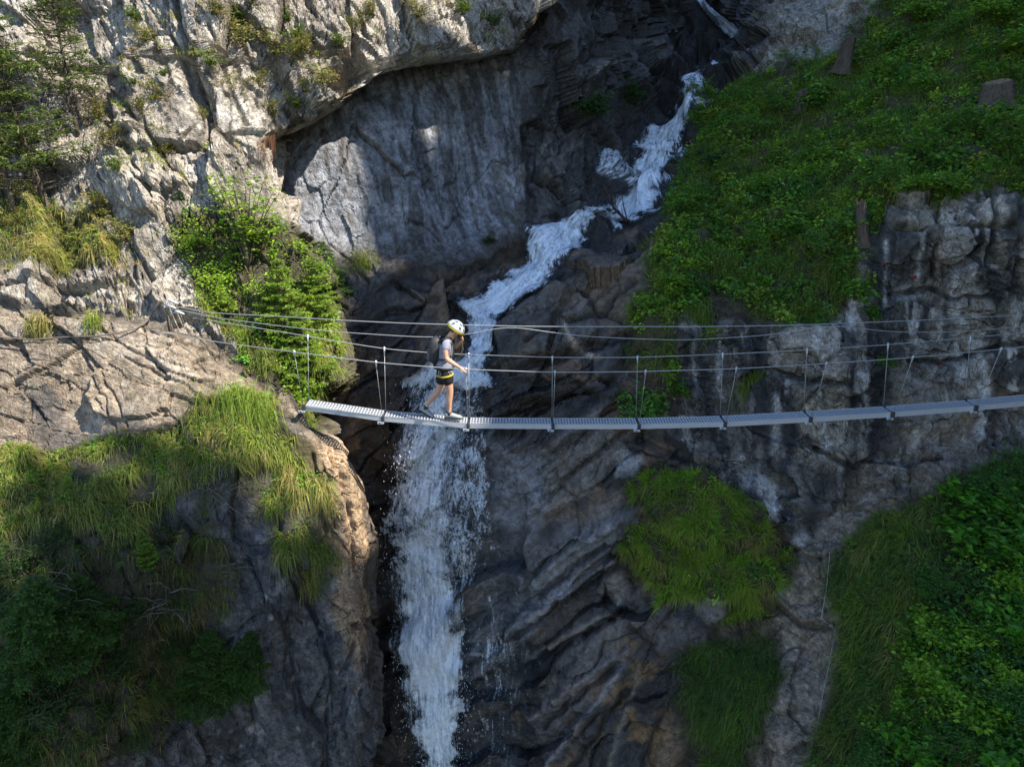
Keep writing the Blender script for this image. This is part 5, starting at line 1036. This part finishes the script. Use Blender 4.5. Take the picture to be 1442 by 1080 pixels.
for i in range(len(J)):
    x = J[i][0]; cb = MB(); cb.box(loc(J[i] + [0, 0, -.05]), (.04, .34, .05)); cb.box(loc(J[i] + [0, -.15, -.03]), (.05, .05, .09)); cb.box(loc(J[i] + [0, .15, -.03]), (.05, .05, .09))
    cb.build('cross_beam', M_DARK, bridge, False, .004)
    jb = MB(); jb.box(loc(J[i] + [-.035, -.155, -.095]), (.10, .05, .035)); jb.tube(loc(np.array([J[i] + [-.05, -.18, -.09], J[i] + [-.05, -.135, -.09]])), .02, 8); jb.build('bracket', M_STEEL, bridge, False, .004)
    for Pc, s in ((PN, -1), (PF, 1)):
        top = np.array([x, np.interp(x, Pc[:, 0], Pc[:, 1]), np.interp(x, Pc[:, 0], Pc[:, 2])]); bot = J[i] + [0, s * .155, -.02]
        h = MB().tube(loc(np.array([top, bot])), .0042, 5).build('hanger', M_CABLE, bridge)
        d = (bot - top) / np.linalg.norm(bot - top); c = MB(); c.tube(loc(np.array([top - d * .03, top + d * .03, top + d * .12])), [.013, .015, .007], 6); c.box(loc(top), (.035, .024, .03)); c.build('clamp', M_STEEL, h, True)
# cables that are not part of the deck
def top_cable(tab, Y, yl, r, label):
    P = cable_path(np.array(tab, float), Y, yl); o = MB().tube(P, r, 6).build('safety_cable', M_CABLE); return tag(o, label, 'cable')
anc, _ = surf(242, 432)
top_cable([(242,431),(300,441),(400,446),(480,451),(560,455),(660,458),(760,460),(900,460),(1000,460),(1100,458.5),(1177,456),(1300,451),(1442,443.5),(1520,438)], YD + .22, anc[1] + .04, .0068, 'topmost straight steel cable running the whole way across the gorge')
o = top_cable([(242,434),(300,447),(400,460),(480,468),(600,475.5),(640,474),(680,467),(717,457.5),(750,465),(830,474.5),(960,479.5),(1080,472.5),(1140,463),(1177,456.5),(1210,463),(1260,468),(1340,468),(1442,460),(1520,450)], YD + .18, anc[1] + .04, .006, 'thin slack cable looped below the topmost cable and tied up to it twice')
an = empty('cable_anchor', tuple(anc)); tag(an, 'steel anchor fittings bolted to the left rock where the upper cables end', 'anchor')
for nm, dx, dz in (('shackle', 0, 0), ('turnbuckle', .12, -.10), ('thimble', .05, .08)):
    m = MB(); p0 = np.array([dx - .05, -.06, dz + .02]); m.tube(np.array([p0, p0 + [.06, -.01, -.01], p0 + [.16, -.02, -.05]]), [.02, .028, .014], 7)
    th = np.linspace(0, 6.283, 13); m.tube(p0 + np.stack([-.02 + .035 * np.cos(th), 0 * th, .035 * np.sin(th)], -1), .009, 5, False); m.build(nm, M_STEEL, an)
gp = [surf(x, y)[0] + [0, -.07, .02] for x, y in [(226,425),(222,438),(212,449),(196,460),(172,466),(140,471),(100,475),(50,476),(0,475),(-60,473)]]
tag(MB().tube(np.array(gp), .014, 7).build('guide_cable', simple('old steel rope', (.16, .13, .11), .6, .3)), 'dark steel guide rope curving across the bare slab on the left', 'cable')
gp = [surf(x, y)[0] + [0, -.05, .05] for x, y in [(1166,752),(1164,790),(1160,830),(1156,868),(1173,882)]]
tag(MB().tube(np.array(gp), .006, 5).build('path_cable', M_CABLE), 'thin wire down the upper gully path to a bolt', 'cable')
gp = [surf(x, y)[0] + [0, -.06, .06] for x, y in [(1173,882),(1165,930),(1155,975),(1145,1020),(1133,1070),(1120,1130)]]
tag(MB().tube(np.array(gp), .006, 5).build('path_cable', M_CABLE), 'thin wire down the lower gully path from the bolt to the bottom edge', 'cable')
pb, nb_ = surf(1173, 882); bt = MB(); bt.tube(np.array([pb, pb + nb_ * .07]), .012, 7); th = np.linspace(0, 6.283, 13); bt.tube(pb + nb_ * .08 + np.stack([.025 * np.cos(th), 0 * th, .025 * np.sin(th)], -1), .007, 5, False)
tag(bt.build('rock_bolt', M_STEEL), 'bright steel ring bolt holding the two wires on the gully path', 'bolt')

M_RED = simple('red trail paint', (.26, .03, .03), .7, 0, .3, .3, 40)
for (x, y, l_) in ((1287, 391, 'red painted trail mark under the ledge at the upper right of the cliff'), (1246, 372, 'small red painted trail mark beside the black streak on the right cliff'), (1324, 511, 'red painted trail mark on the grey slab below the hand cables')):
    p, nn = surf(x, y); u_ = unit(np.cross(nn, (0, 0, 1))); v_ = np.cross(nn, u_); q = np.random.default_rng(x); a_ = np.linspace(0, 6.283, 12, False); rr = .034 * (1 + .35 * q.normal(size=12)); m = MB()
    ring = [p + nn * h_ + (u_ * np.cos(a_)[:, None] * 1.3 + v_ * np.sin(a_)[:, None] * .7) * rr[:, None] for h_ in (-.02, .014)]
    m.rings(ring); tag(m.build('trail_mark', M_RED), l_, 'paint mark')
# ================================================================== the walker
def pt(px, py, Y): return at(px, py, Y)
PO = at(628, 592, YD)
person = empty('person', tuple(PO)); tag(person, 'person in helmet, grey shirt and black shorts with backpack walking across the footbridge', 'person')
M_SKIN = simple('skin', (.52, .29, .19), .5, 0, .35, .10, 30)
M_SHIRT = simple('grey shirt', (.22, .23, .28), .8, 0, .2, .35, 18); M_SHORT = simple('black shorts', (.018, .018, .022), .8, 0, .2, .4, 25)
M_PACK = simple('dark backpack', (.035, .035, .035), .6, 0, .4, .5, 22); M_YEL = simple('yellow webbing', (.48, .36, .03), .6, 0, .3, .15, 40)
M_HELM = simple('helmet shell', (.44, .48, .50), .3, 0, .5, .05, 8); M_SHOE = simple('shoe mesh', (.26, .28, .28), .6, 0, .3, .2, 50); M_BLK = simple('black rubber', (.02, .02, .02), .6, 0, .4, .3, 40)
M_HAIR = simple('dark hair', (.05, .032, .02), .6, 0, .3, .3, 60)
def skin(name, nodes, edges, root, mat, parent, lev=2):
    """nodes {key: (px,py,Y,rx,ry)} -> one continuous skinned body"""
    keys = list(nodes); ix = {k: i for i, k in enumerate(keys)}
    me = bpy.data.meshes.new(name); me.from_pydata([tuple(np.array(nodes[k][0]) - PO) for k in keys], [(ix[a], ix[b]) for a, b in edges], []); me.update()
    o = bpy.data.objects.new(name, me); C.objects.link(o); o.parent = parent
    m = o.modifiers.new('skin', 'SKIN'); m.use_smooth_shade = True; m.branch_smoothing = .4
    for k in keys:
        d = me.skin_vertices[0].data[ix[k]]; d.radius = nodes[k][1]; d.use_root = (k == root)
    s = o.modifiers.new('sub', 'SUBSURF'); s.levels = s.render_levels = lev; me.materials.append(mat); return o
Y0 = YD
n = {'pelvis': (pt(625.5,519,Y0), (.14,.12)), 'waist': (pt(625.5,509,Y0), (.125,.105)), 'ribs': (pt(626,496,Y0), (.145,.115)), 'chest': (pt(628,485,Y0), (.15,.12)), 'neck0': (pt(633,475.5,Y0), (.062,.062)), 'neck': (pt(636.5,470,Y0), (.054,.054)),
     'skull': (pt(641,464,Y0), (.088,.085)), 'brow': (pt(646.5,463,Y0), (.072,.065)), 'jaw': (pt(645,470.5,Y0), (.05,.05)), 'chin': (pt(646.5,474,Y0), (.026,.028)), 'nose': (pt(652,469,Y0), (.012,.012)),
     'shR': (pt(628,481.5,Y0-.17), (.065,.065)), 'upR': (pt(627,492,Y0-.23), (.05,.05)), 'elR': (pt(628.5,505,Y0-.26), (.04,.04)), 'foR': (pt(636,510.5,Y0-.30), (.041,.038)), 'wrR': (pt(645,516,Y0-.34), (.026,.03)), 'paR': (pt(650,518.5,Y0-.36), (.022,.036)),
     'shL': (pt(629,480.5,Y0+.18), (.065,.065)), 'elL': (pt(637,492,Y0+.20), (.042,.042)), 'foL': (pt(643,487.5,Y0+.12), (.04,.038)), 'wrL': (pt(648,483.5,Y0+.05), (.026,.03)), 'paL': (pt(650,480.5,Y0+.03), (.022,.036)),
     'hipR': (pt(627.5,522,Y0-.09), (.10,.10)), 'thR': (pt(631,537,Y0-.09), (.082,.08)), 'knR': (pt(634,553,Y0-.08), (.056,.058)), 'caR': (pt(632.3,562,Y0-.08), (.060,.056)), 'shnR': (pt(632.8,574,Y0-.07), (.038,.038)), 'anR': (pt(632.5,583,Y0-.07), (.038,.038)), 'ftR': (pt(643,589,Y0-.07), (.03,.04)),
     'hipL': (pt(624,522,Y0+.09), (.10,.10)), 'thL': (pt(622,537,Y0+.09), (.082,.08)), 'knL': (pt(617.5,551,Y0+.08), (.056,.058)), 'caL': (pt(610.5,558,Y0+.07), (.060,.056)), 'shnL': (pt(603.5,567,Y0+.06), (.038,.038)), 'anL': (pt(598.5,575,Y0+.05), (.038,.038)), 'ftL': (pt(604.5,584.5,Y0+.05), (.03,.04))}
e = [('pelvis','waist'),('waist','ribs'),('ribs','chest'),('chest','neck0'),('neck0','neck'),('neck','skull'),('skull','brow'),('neck','jaw'),('jaw','chin'),('brow','nose'),('chest','shR'),('shR','upR'),('upR','elR'),('elR','foR'),('foR','wrR'),('wrR','paR'),
     ('chest','shL'),('shL','elL'),('elL','foL'),('foL','wrL'),('wrL','paL'),('pelvis','hipR'),('hipR','thR'),('thR','knR'),('knR','caR'),('caR','shnR'),('shnR','anR'),('anR','ftR'),('pelvis','hipL'),('hipL','thL'),('thL','knL'),('knL','caL'),('caL','shnL'),('shnL','anL'),('anL','ftL')]
def fingers(pa, wr, curl, side, tag_):
    d = unit(np.array(n[pa][0]) - np.array(n[wr][0])); ac = unit(np.cross(d, curl))
    for k, (o_, l) in enumerate([(-.026, .066), (-.009, .076), (.009, .07), (.025, .055)]):
        b = np.array(n[pa][0]) + d * .03 + ac * o_; m_ = b + d * l * .5 + curl * l * .16; t_ = m_ + d * l * .22 + curl * l * .42
        n[tag_ + 'a%d' % k] = (b, (.010, .010)); n[tag_ + 'b%d' % k] = (m_, (.009, .009)); n[tag_ + 'c%d' % k] = (t_, (.0075, .0075))
        e.extend([(pa, tag_ + 'a%d' % k), (tag_ + 'a%d' % k, tag_ + 'b%d' % k), (tag_ + 'b%d' % k, tag_ + 'c%d' % k)])
    b = np.array(n[pa][0]) - ac * .035 + curl * .01; t_ = b + d * .035 - ac * .012 + curl * .03
    n[tag_ + 't0'] = (b, (.012, .012)); n[tag_ + 't1'] = (t_, (.0095, .0095)); e.extend([(pa, tag_ + 't0'), (tag_ + 't0', tag_ + 't1')])
fingers('paR', 'wrR', np.array([.2, .3, -.9]), 1, 'R'); fingers('paL', 'wrL', np.array([-.6, -.3, .2]), -1, 'L')
skin('body', n, e, 'pelvis', M_SKIN, person)
g = lambda k, a: (n[k][0], (n[k][1][0] + a, n[k][1][1] + a))
sl_ = lambda a, b, t: (np.array(n[a][0]) * (1 - t) + np.array(n[b][0]) * t)
sh = {'hem': (pt(625.5,520.5,Y0), (.175,.158)), 'hem1': (pt(625.5,514,Y0), (.17,.15)), 'waist': g('waist', .036), 'ribs': g('ribs', .02), 'chest': g('chest', .02), 'col': (pt(632.3,476.5,Y0), (.075,.075)), 'shR': g('shR', .018), 'slR': (sl_('upR', 'elR', .25), (.066, .062)), 'shL': g('shL', .018), 'slL': (sl_('shL', 'elL', .55), (.064, .06))}
skin('shirt', sh, [('hem','hem1'),('hem1','waist'),('waist','ribs'),('ribs','chest'),('chest','col'),('chest','shR'),('shR','slR'),('chest','shL'),('shL','slL')], 'ribs', M_SHIRT, person)
so2 = {'top': (pt(625.5,509,Y0), (.165,.145)), 'pelvis': g('pelvis', .032), 'hipR': g('hipR', .02), 'thR': (sl_('hipR', 'thR', .5), (.112, .112)), 'leR': (sl_('thR', 'knR', .45), (.096, .096)), 'hipL': g('hipL', .02), 'thL': (sl_('hipL', 'thL', .5), (.112, .112)), 'leL': (sl_('thL', 'knL', .45), (.096, .096))}
skin('shorts', so2, [('top','pelvis'),('pelvis','hipR'),('hipR','thR'),('thR','leR'),('pelvis','hipL'),('hipL','thL'),('thL','leL')], 'pelvis', M_SHORT, person)
# helmet
hc = at(641.5, 462.3, Y0) - PO; fwd = unit((.80, 0, -.60)); upv = unit((.60, 0, .80)); lat = np.array([0, 1., 0])
def dome(r, a0, a1, nu=18, nv=9):
    rows = []
    for v in range(nv):
        th = a0 + (a1 - a0) * v / (nv - 1)
        rows.append(np.array([hc + r * (1.18 * math.sin(th) * math.cos(p) * fwd + .98 * math.sin(th) * math.sin(p) * lat + 1.0 * math.cos(th) * upv) for p in np.linspace(0, 6.283, nu, False)]))
    return rows
m = MB(); m.rings(dome(.128, .05, 1.62), True, True); hel = m.build('helmet', M_HELM, person, True)
vm = MB()
for p in (-1.2, -.5, .5, 1.2, 2.2, -2.2, 3.1):
    for th in (.55, 1.0):
        c = hc + .129 * (1.18 * math.sin(th) * math.cos(p) * fwd + .98 * math.sin(th) * math.sin(p) * lat + math.cos(th) * upv); nn_ = unit(c - hc); t1 = unit(np.cross(nn_, lat + .01 * fwd)); t2 = np.cross(nn_, t1)
        vm.add(np.array([c + (t1 * .030 * math.cos(a) + t2 * .013 * math.sin(a)) + nn_ * .004 for a in np.linspace(0, 6.283, 8, False)]), [tuple(range(8))])
vm.build('vent', M_DARK, hel, False)
rm = MB(); rm.rings(dome(.132, 1.45, 1.72, 18, 3), True, False); rm.build('rim', M_YEL, hel, True)
st = MB()
for s in (-1, 1): st.tube(np.array([hc + lat * s * .11 - upv * .02 + fwd * .02, hc + lat * s * .085 - upv * .10 + fwd * .03, np.array(n['chin'][0]) - PO + lat * s * .02 - upv * .01]), .008, 5)
st.build('chin_strap', M_YEL, hel)
hr = MB(); hb = np.array(n['skull'][0]) - PO; th = np.linspace(0, 1, 6)
hr.rings([hb - fwd * .015 - upv * z + np.array([r_ * (math.cos(a) * fwd * .95 + math.sin(a) * lat * .95) for a in np.linspace(0, 6.283, 14, False)]) for z, r_ in ((-.04, .085), (0, .095), (.03, .088), (.05, .070))], True, True); hr.build('hair', M_HAIR, person)
bd = MB(); jb_ = np.array(n['jaw'][0]) - PO
bd.rings([jb_ + fwd * .022 - upv * z + np.array([r_ * (math.cos(a) * fwd + math.sin(a) * lat * .95) for a in np.linspace(0, 6.283, 12, False)]) for z, r_ in ((-.012, .052), (.012, .052), (.035, .040), (.05, .02))], True, True); bd.build('beard', M_HAIR, person)
ey = MB()
for s in (-1, 1):
    c = np.array(n['brow'][0]) - PO + fwd * .052 + lat * s * .032 - upv * .02; ey.rings([c + fwd * z + r_ * np.array([math.cos(a) * lat + math.sin(a) * upv for a in np.linspace(0, 6.283, 8, False)]) for z, r_ in ((0, .013), (.006, .010), (.010, .003))], True, True)
ey.build('eyes', M_BLK, person)
er = MB()
for s in (-1, 1):
    c = hb + lat * s * .088 - upv * .045 + fwd * .01; er.rings([c + lat * s * z + np.array([r_ * (math.cos(a) * fwd * .6 + math.sin(a) * upv) for a in np.linspace(0, 6.283, 9, False)]) for z, r_ in ((-.01, .026), (.008, .032), (.016, .022))], True, True)
er.build('ears', M_SKIN, person)
# backpack
tp = unit(np.array(n['chest'][0]) - np.array(n['pelvis'][0])); bkv = unit(np.cross(tp, lat)); bkv = bkv if bkv[0] < 0 else -bkv
bp = MB(); base = np.array(n['waist'][0]) - PO + bkv * .135; rings = []
for z, dpt, wd in ((-.03, .04, .09), (0, .07, .12), (.10, .088, .135), (.20, .094, .135), (.29, .090, .128), (.335, .082, .118), (.37, .062, .10), (.395, .03, .06)):
    rings.append(base + tp * z + np.array([bkv * (dpt * .3 + dpt * math.copysign(abs(math.cos(a)) ** .7, math.cos(a))) + lat * wd * math.copysign(abs(math.sin(a)) ** .7, math.sin(a)) for a in np.linspace(0, 6.283, 20, False)]))
bp.rings(rings); pack = bp.build('backpack', M_PACK, person, True)
pk = MB(); pk.rings([base + tp * z + bkv * .105 + np.array([bkv * dd * math.cos(a) + lat * .09 * math.sin(a) for a in np.linspace(0, 6.283, 14, False)]) for z, dd in ((0, .02), (.03, .045), (.16, .045), (.2, .015))]); pk.build('pocket', simple('pack pocket', (.09, .09, .09), .6, 0, .3, .4), pack)
for s in (-1, 1):
    ch = np.array(n['chest'][0]) - PO; rb = np.array(n['ribs'][0]) - PO
    q_ = np.array([ch + bkv * .10 + lat * s * .10 + tp * .07, ch + tp * .135 + lat * s * .11, ch - bkv * .13 + lat * s * .11 + tp * .02, rb - bkv * .15 + lat * s * .12, rb - bkv * .06 + lat * s * .165 - tp * .06, rb + bkv * .10 + lat * s * .13 - tp * .10])
    m = MB(); m.tube(q_, .017, 6); m.build('shoulder_strap', M_BLK, pack)
# climbing harness
def band(c, axis, r1, r2, h, name, mat, parent, tilt=0):
    axis = unit(axis); u_ = unit(np.cross(lat, axis)); v_ = np.cross(axis, u_); m = MB(); an_ = np.linspace(0, 6.283, 22, False)
    m.rings([c + axis * z + np.array([u_ * (r1 + k) * math.cos(a) + v_ * (r2 + k) * math.sin(a) for a in an_]) for z, k in ((-h / 2, -.004), (-h / 2, .008), (h / 2, .008), (h / 2, -.004))], True, False); return m.build(name, mat, parent)
har = band(np.array(n['waist'][0]) - PO - tp * .075, tp, .162, .182, .055, 'harness', M_BLK, person)
for k_, hp in (('thR', 'hipR'), ('thL', 'hipL')):
    c = sl_(hp, k_, .42) - PO; band(c, sl_(hp, k_, 1) - sl_(hp, k_, 0), .104, .104, .030, 'leg_loop', M_YEL, har)
m = MB()
for i in range(5):
    c = np.array(n['pelvis'][0]) - PO + np.array([-.06 + .045 * i, -.15, .0]); th = np.linspace(0, 6.283, 11); m.tube(c + np.stack([.018 * np.cos(th), 0 * th, .035 * np.sin(th) - .03], -1), .006, 5, False)
m.build('carabiner', M_STEEL, har)
# shoes
for an_, ft_, Yo, pitch, nm in (('anR', 'ftR', -.07, -.02, 1), ('anL', 'ftL', .05, -.58, 0)):
    a = np.array(n[an_][0]) - PO; dirv = unit((math.cos(pitch), 0, math.sin(pitch))); nu_ = unit(np.cross(dirv, lat)); nu_ = nu_ if nu_[2] > 0 else -nu_
    org = a - nu_ * .085 - dirv * .075; sect = [(0, .030, .075), (.04, .040, .10), (.10, .043, .098), (.16, .046, .072), (.21, .048, .056), (.255, .042, .045), (.285, .022, .028)]
    m = MB(); m.rings([org + dirv * x + np.array([lat * w_ * math.copysign(abs(math.cos(t)) ** .75, math.cos(t)) + nu_ * (h_ * .5 + h_ * .5 * math.copysign(abs(math.sin(t)) ** .75, math.sin(t)) + .018) for t in np.linspace(0, 6.283, 14, False)]) for x, w_, h_ in sect]); s_ = m.build('shoe', M_SHOE, person, True)
    m = MB(); m.rings([org + dirv * (x * 1.02 - .004) + np.array([lat * (w_ + .005) * math.cos(t) + nu_ * (.010 + .012 * math.sin(t)) for t in np.linspace(0, 6.283, 12, False)]) for x, w_, h_ in sect]); m.build('sole', M_BLK, s_, True)
    m = MB(); m.tube(np.array([a - nu_ * .01, a + nu_ * .045]), [.046, .044], 10); m.build('sock', M_BLK, s_)
# lanyard held at the chin
ha = np.array(n['paL'][0]); wa = np.array(n['waist'][0]) + np.array([.14, -.03, -.06]); t = np.linspace(0, 1, 16)[:, None]
ln_ = MB(); ln_.tube(ha + (wa - ha) * t + np.array([.09, -.02, 0]) * (t * (1 - t) * 3) + np.array([.012, 0, 0]) * np.sin(t * 25), .009, 6)
ln_.tube(np.array([ha, ha + [-.03, 0, .06], ha + [-.02, -.02, .1]]), .014, 6)
tag(ln_.build('lanyard', simple('lanyard webbing', (.07, .065, .045), .7, 0, .3, .5, 60)), 'climbing lanyard running from the raised hand to the waist of the walker', 'lanyard')
# ================================================================== unseen wooded hillside outside the frame, shaped to shade the gorge
def build_ridge():
    ys = np.linspace(-18, 34, 120); ts = np.linspace(0, 1, 60)
    YY, TT = np.meshgrid(ys, ts, indexing='ij')
    X = 13.2 + 5.8 * TT + .02 * (YY - 10) ** 1; top = 20.1 + 0 * YY
    Z = -8 + (top + 8) * TT ** .9
    P = np.stack([X, YY, Z], -1); P[..., 0] += .8 * fbm(P * .4, 4, 501); P[..., 2] += .7 * fbm(P * .35 + 9, 4, 502) * TT
    back = P[:, -1:] + np.array([[[9., 0, 1.]]]); P = np.concatenate([P, back], 1)
    idx = np.arange(P.shape[0] * P.shape[1]).reshape(P.shape[:2])
    F = np.stack([idx[:-1, :-1], idx[:-1, 1:], idx[1:, 1:], idx[1:, :-1]], -1).reshape(-1, 4)
    n = P.reshape(-1, 3); col = np.concatenate([np.zeros((len(n), 3)) + [.06, .06, .03], np.ones((len(n), 1))], -1)
    o = mesh_np('hillside', n, F, M_ROCK, attrs={'tint': ('FLOAT_COLOR', col), 'wet': ('FLOAT', np.zeros(len(n))), 'moss': ('FLOAT', np.full(len(n), .8)), 'rc': ('FLOAT_VECTOR', n), 'fract': ('FLOAT', np.full(len(n), .5))})
    o['kind'] = 'structure'
build_ridge()
# unseen crowns along the crest, placed to shape the shade edge: (Y, height, crown radius)
proto = make_conifer(900, 6., 1.5, 26, 7, (.16, .3), SPRUCE, 1.3, .02, .3, 'shade_spruce', W=.3)
crest = [(-12,2.6,1.8),(-10,2.6,1.8),(-8,2.6,1.8),(-6,2.8,1.8),(-4.2,2.6,1.7),(-2.6,2.8,1.6),(-1.2,2.8,1.4),(0,2.7,1.2),(.9,2.0,.8),(1.6,2.0,.7),(2.3,-1.2,.7),
         (6.5,.4,.8),(7.2,.8,.9),(8.1,1.25,1.0),(9.2,1.8,1.4),(10.8,2.3,1.8),(12.4,2.2,1.8),(14.2,2.2,1.8),(16.,2.2,1.8),(18.2,2.2,2.),(20.4,2.4,2.),(22.6,2.4,2.),(25.,2.4,2.)]
for i, (y, wsun, rr) in enumerate(crest):
    h = (wsun + .78 * 19.3) / .62 - 19.7 + .8
    lab = 'tall dark unseen spruce on the hillside crest, placed to shade the gorge'
    if i == 0: o = proto; o.location = (19.3, y, 19.7); o.scale = (rr / 1.5, rr / 1.5, h / 6.)
    else:
        o = copy_thing(proto, (19.3 + .6 * math.sin(i * 2.1), y, 19.7), i * 1.3, 1.); o.scale = (rr / 1.5, rr / 1.5, h / 6.)
    tag(o, lab, 'tree', 'unseen shading spruces on the hillside crest')
# ================================================================== link terrain, light, camera
link_sheet(SA); link_sheet(SB)
cam = bpy.data.objects.new('camera', bpy.data.cameras.new('camera')); C.objects.link(cam)
cam.data.sensor_width = 36; cam.data.lens = 36 * FOC / 1442; cam.data.clip_start = .1; cam.data.clip_end = 400
cam.rotation_euler = (math.pi / 2 - PITCH, 0, 0); bpy.context.scene.camera = cam
SUN = unit((.61, -.20, .77))
w = bpy.data.worlds.new('World'); bpy.context.scene.world = w; w.use_nodes = True
nt = w.node_tree; sky = nt.nodes.new('ShaderNodeTexSky'); sky.sky_type = 'NISHITA'; sky.sun_disc = False
sky.sun_elevation = math.asin(SUN[2]); sky.sun_rotation = math.atan2(SUN[0], SUN[1])
sky.ozone_density = 3.5; sky.dust_density = .3
nt.links.new(sky.outputs[0], nt.nodes['Background'].inputs[0]); nt.nodes['Background'].inputs[1].default_value = .15
sl = bpy.data.lights.new('sun', 'SUN'); sl.energy = 5.0; sl.angle = R(.5); sl.color = (1, .93, .82)
so_ = bpy.data.objects.new('sun', sl); C.objects.link(so_); so_.location = tuple(SUN * 60)
so_.rotation_euler = Vector(SUN).to_track_quat('Z', 'Y').to_euler()
sc = bpy.context.scene; sc.view_settings.view_transform = 'Standard'; sc.view_settings.look = 'None'; sc.view_settings.exposure = 1.2; sc.view_settings.gamma = 1
sc.cycles.max_bounces = 6; sc.cycles.transparent_max_bounces = 24; sc.cycles.diffuse_bounces = 3
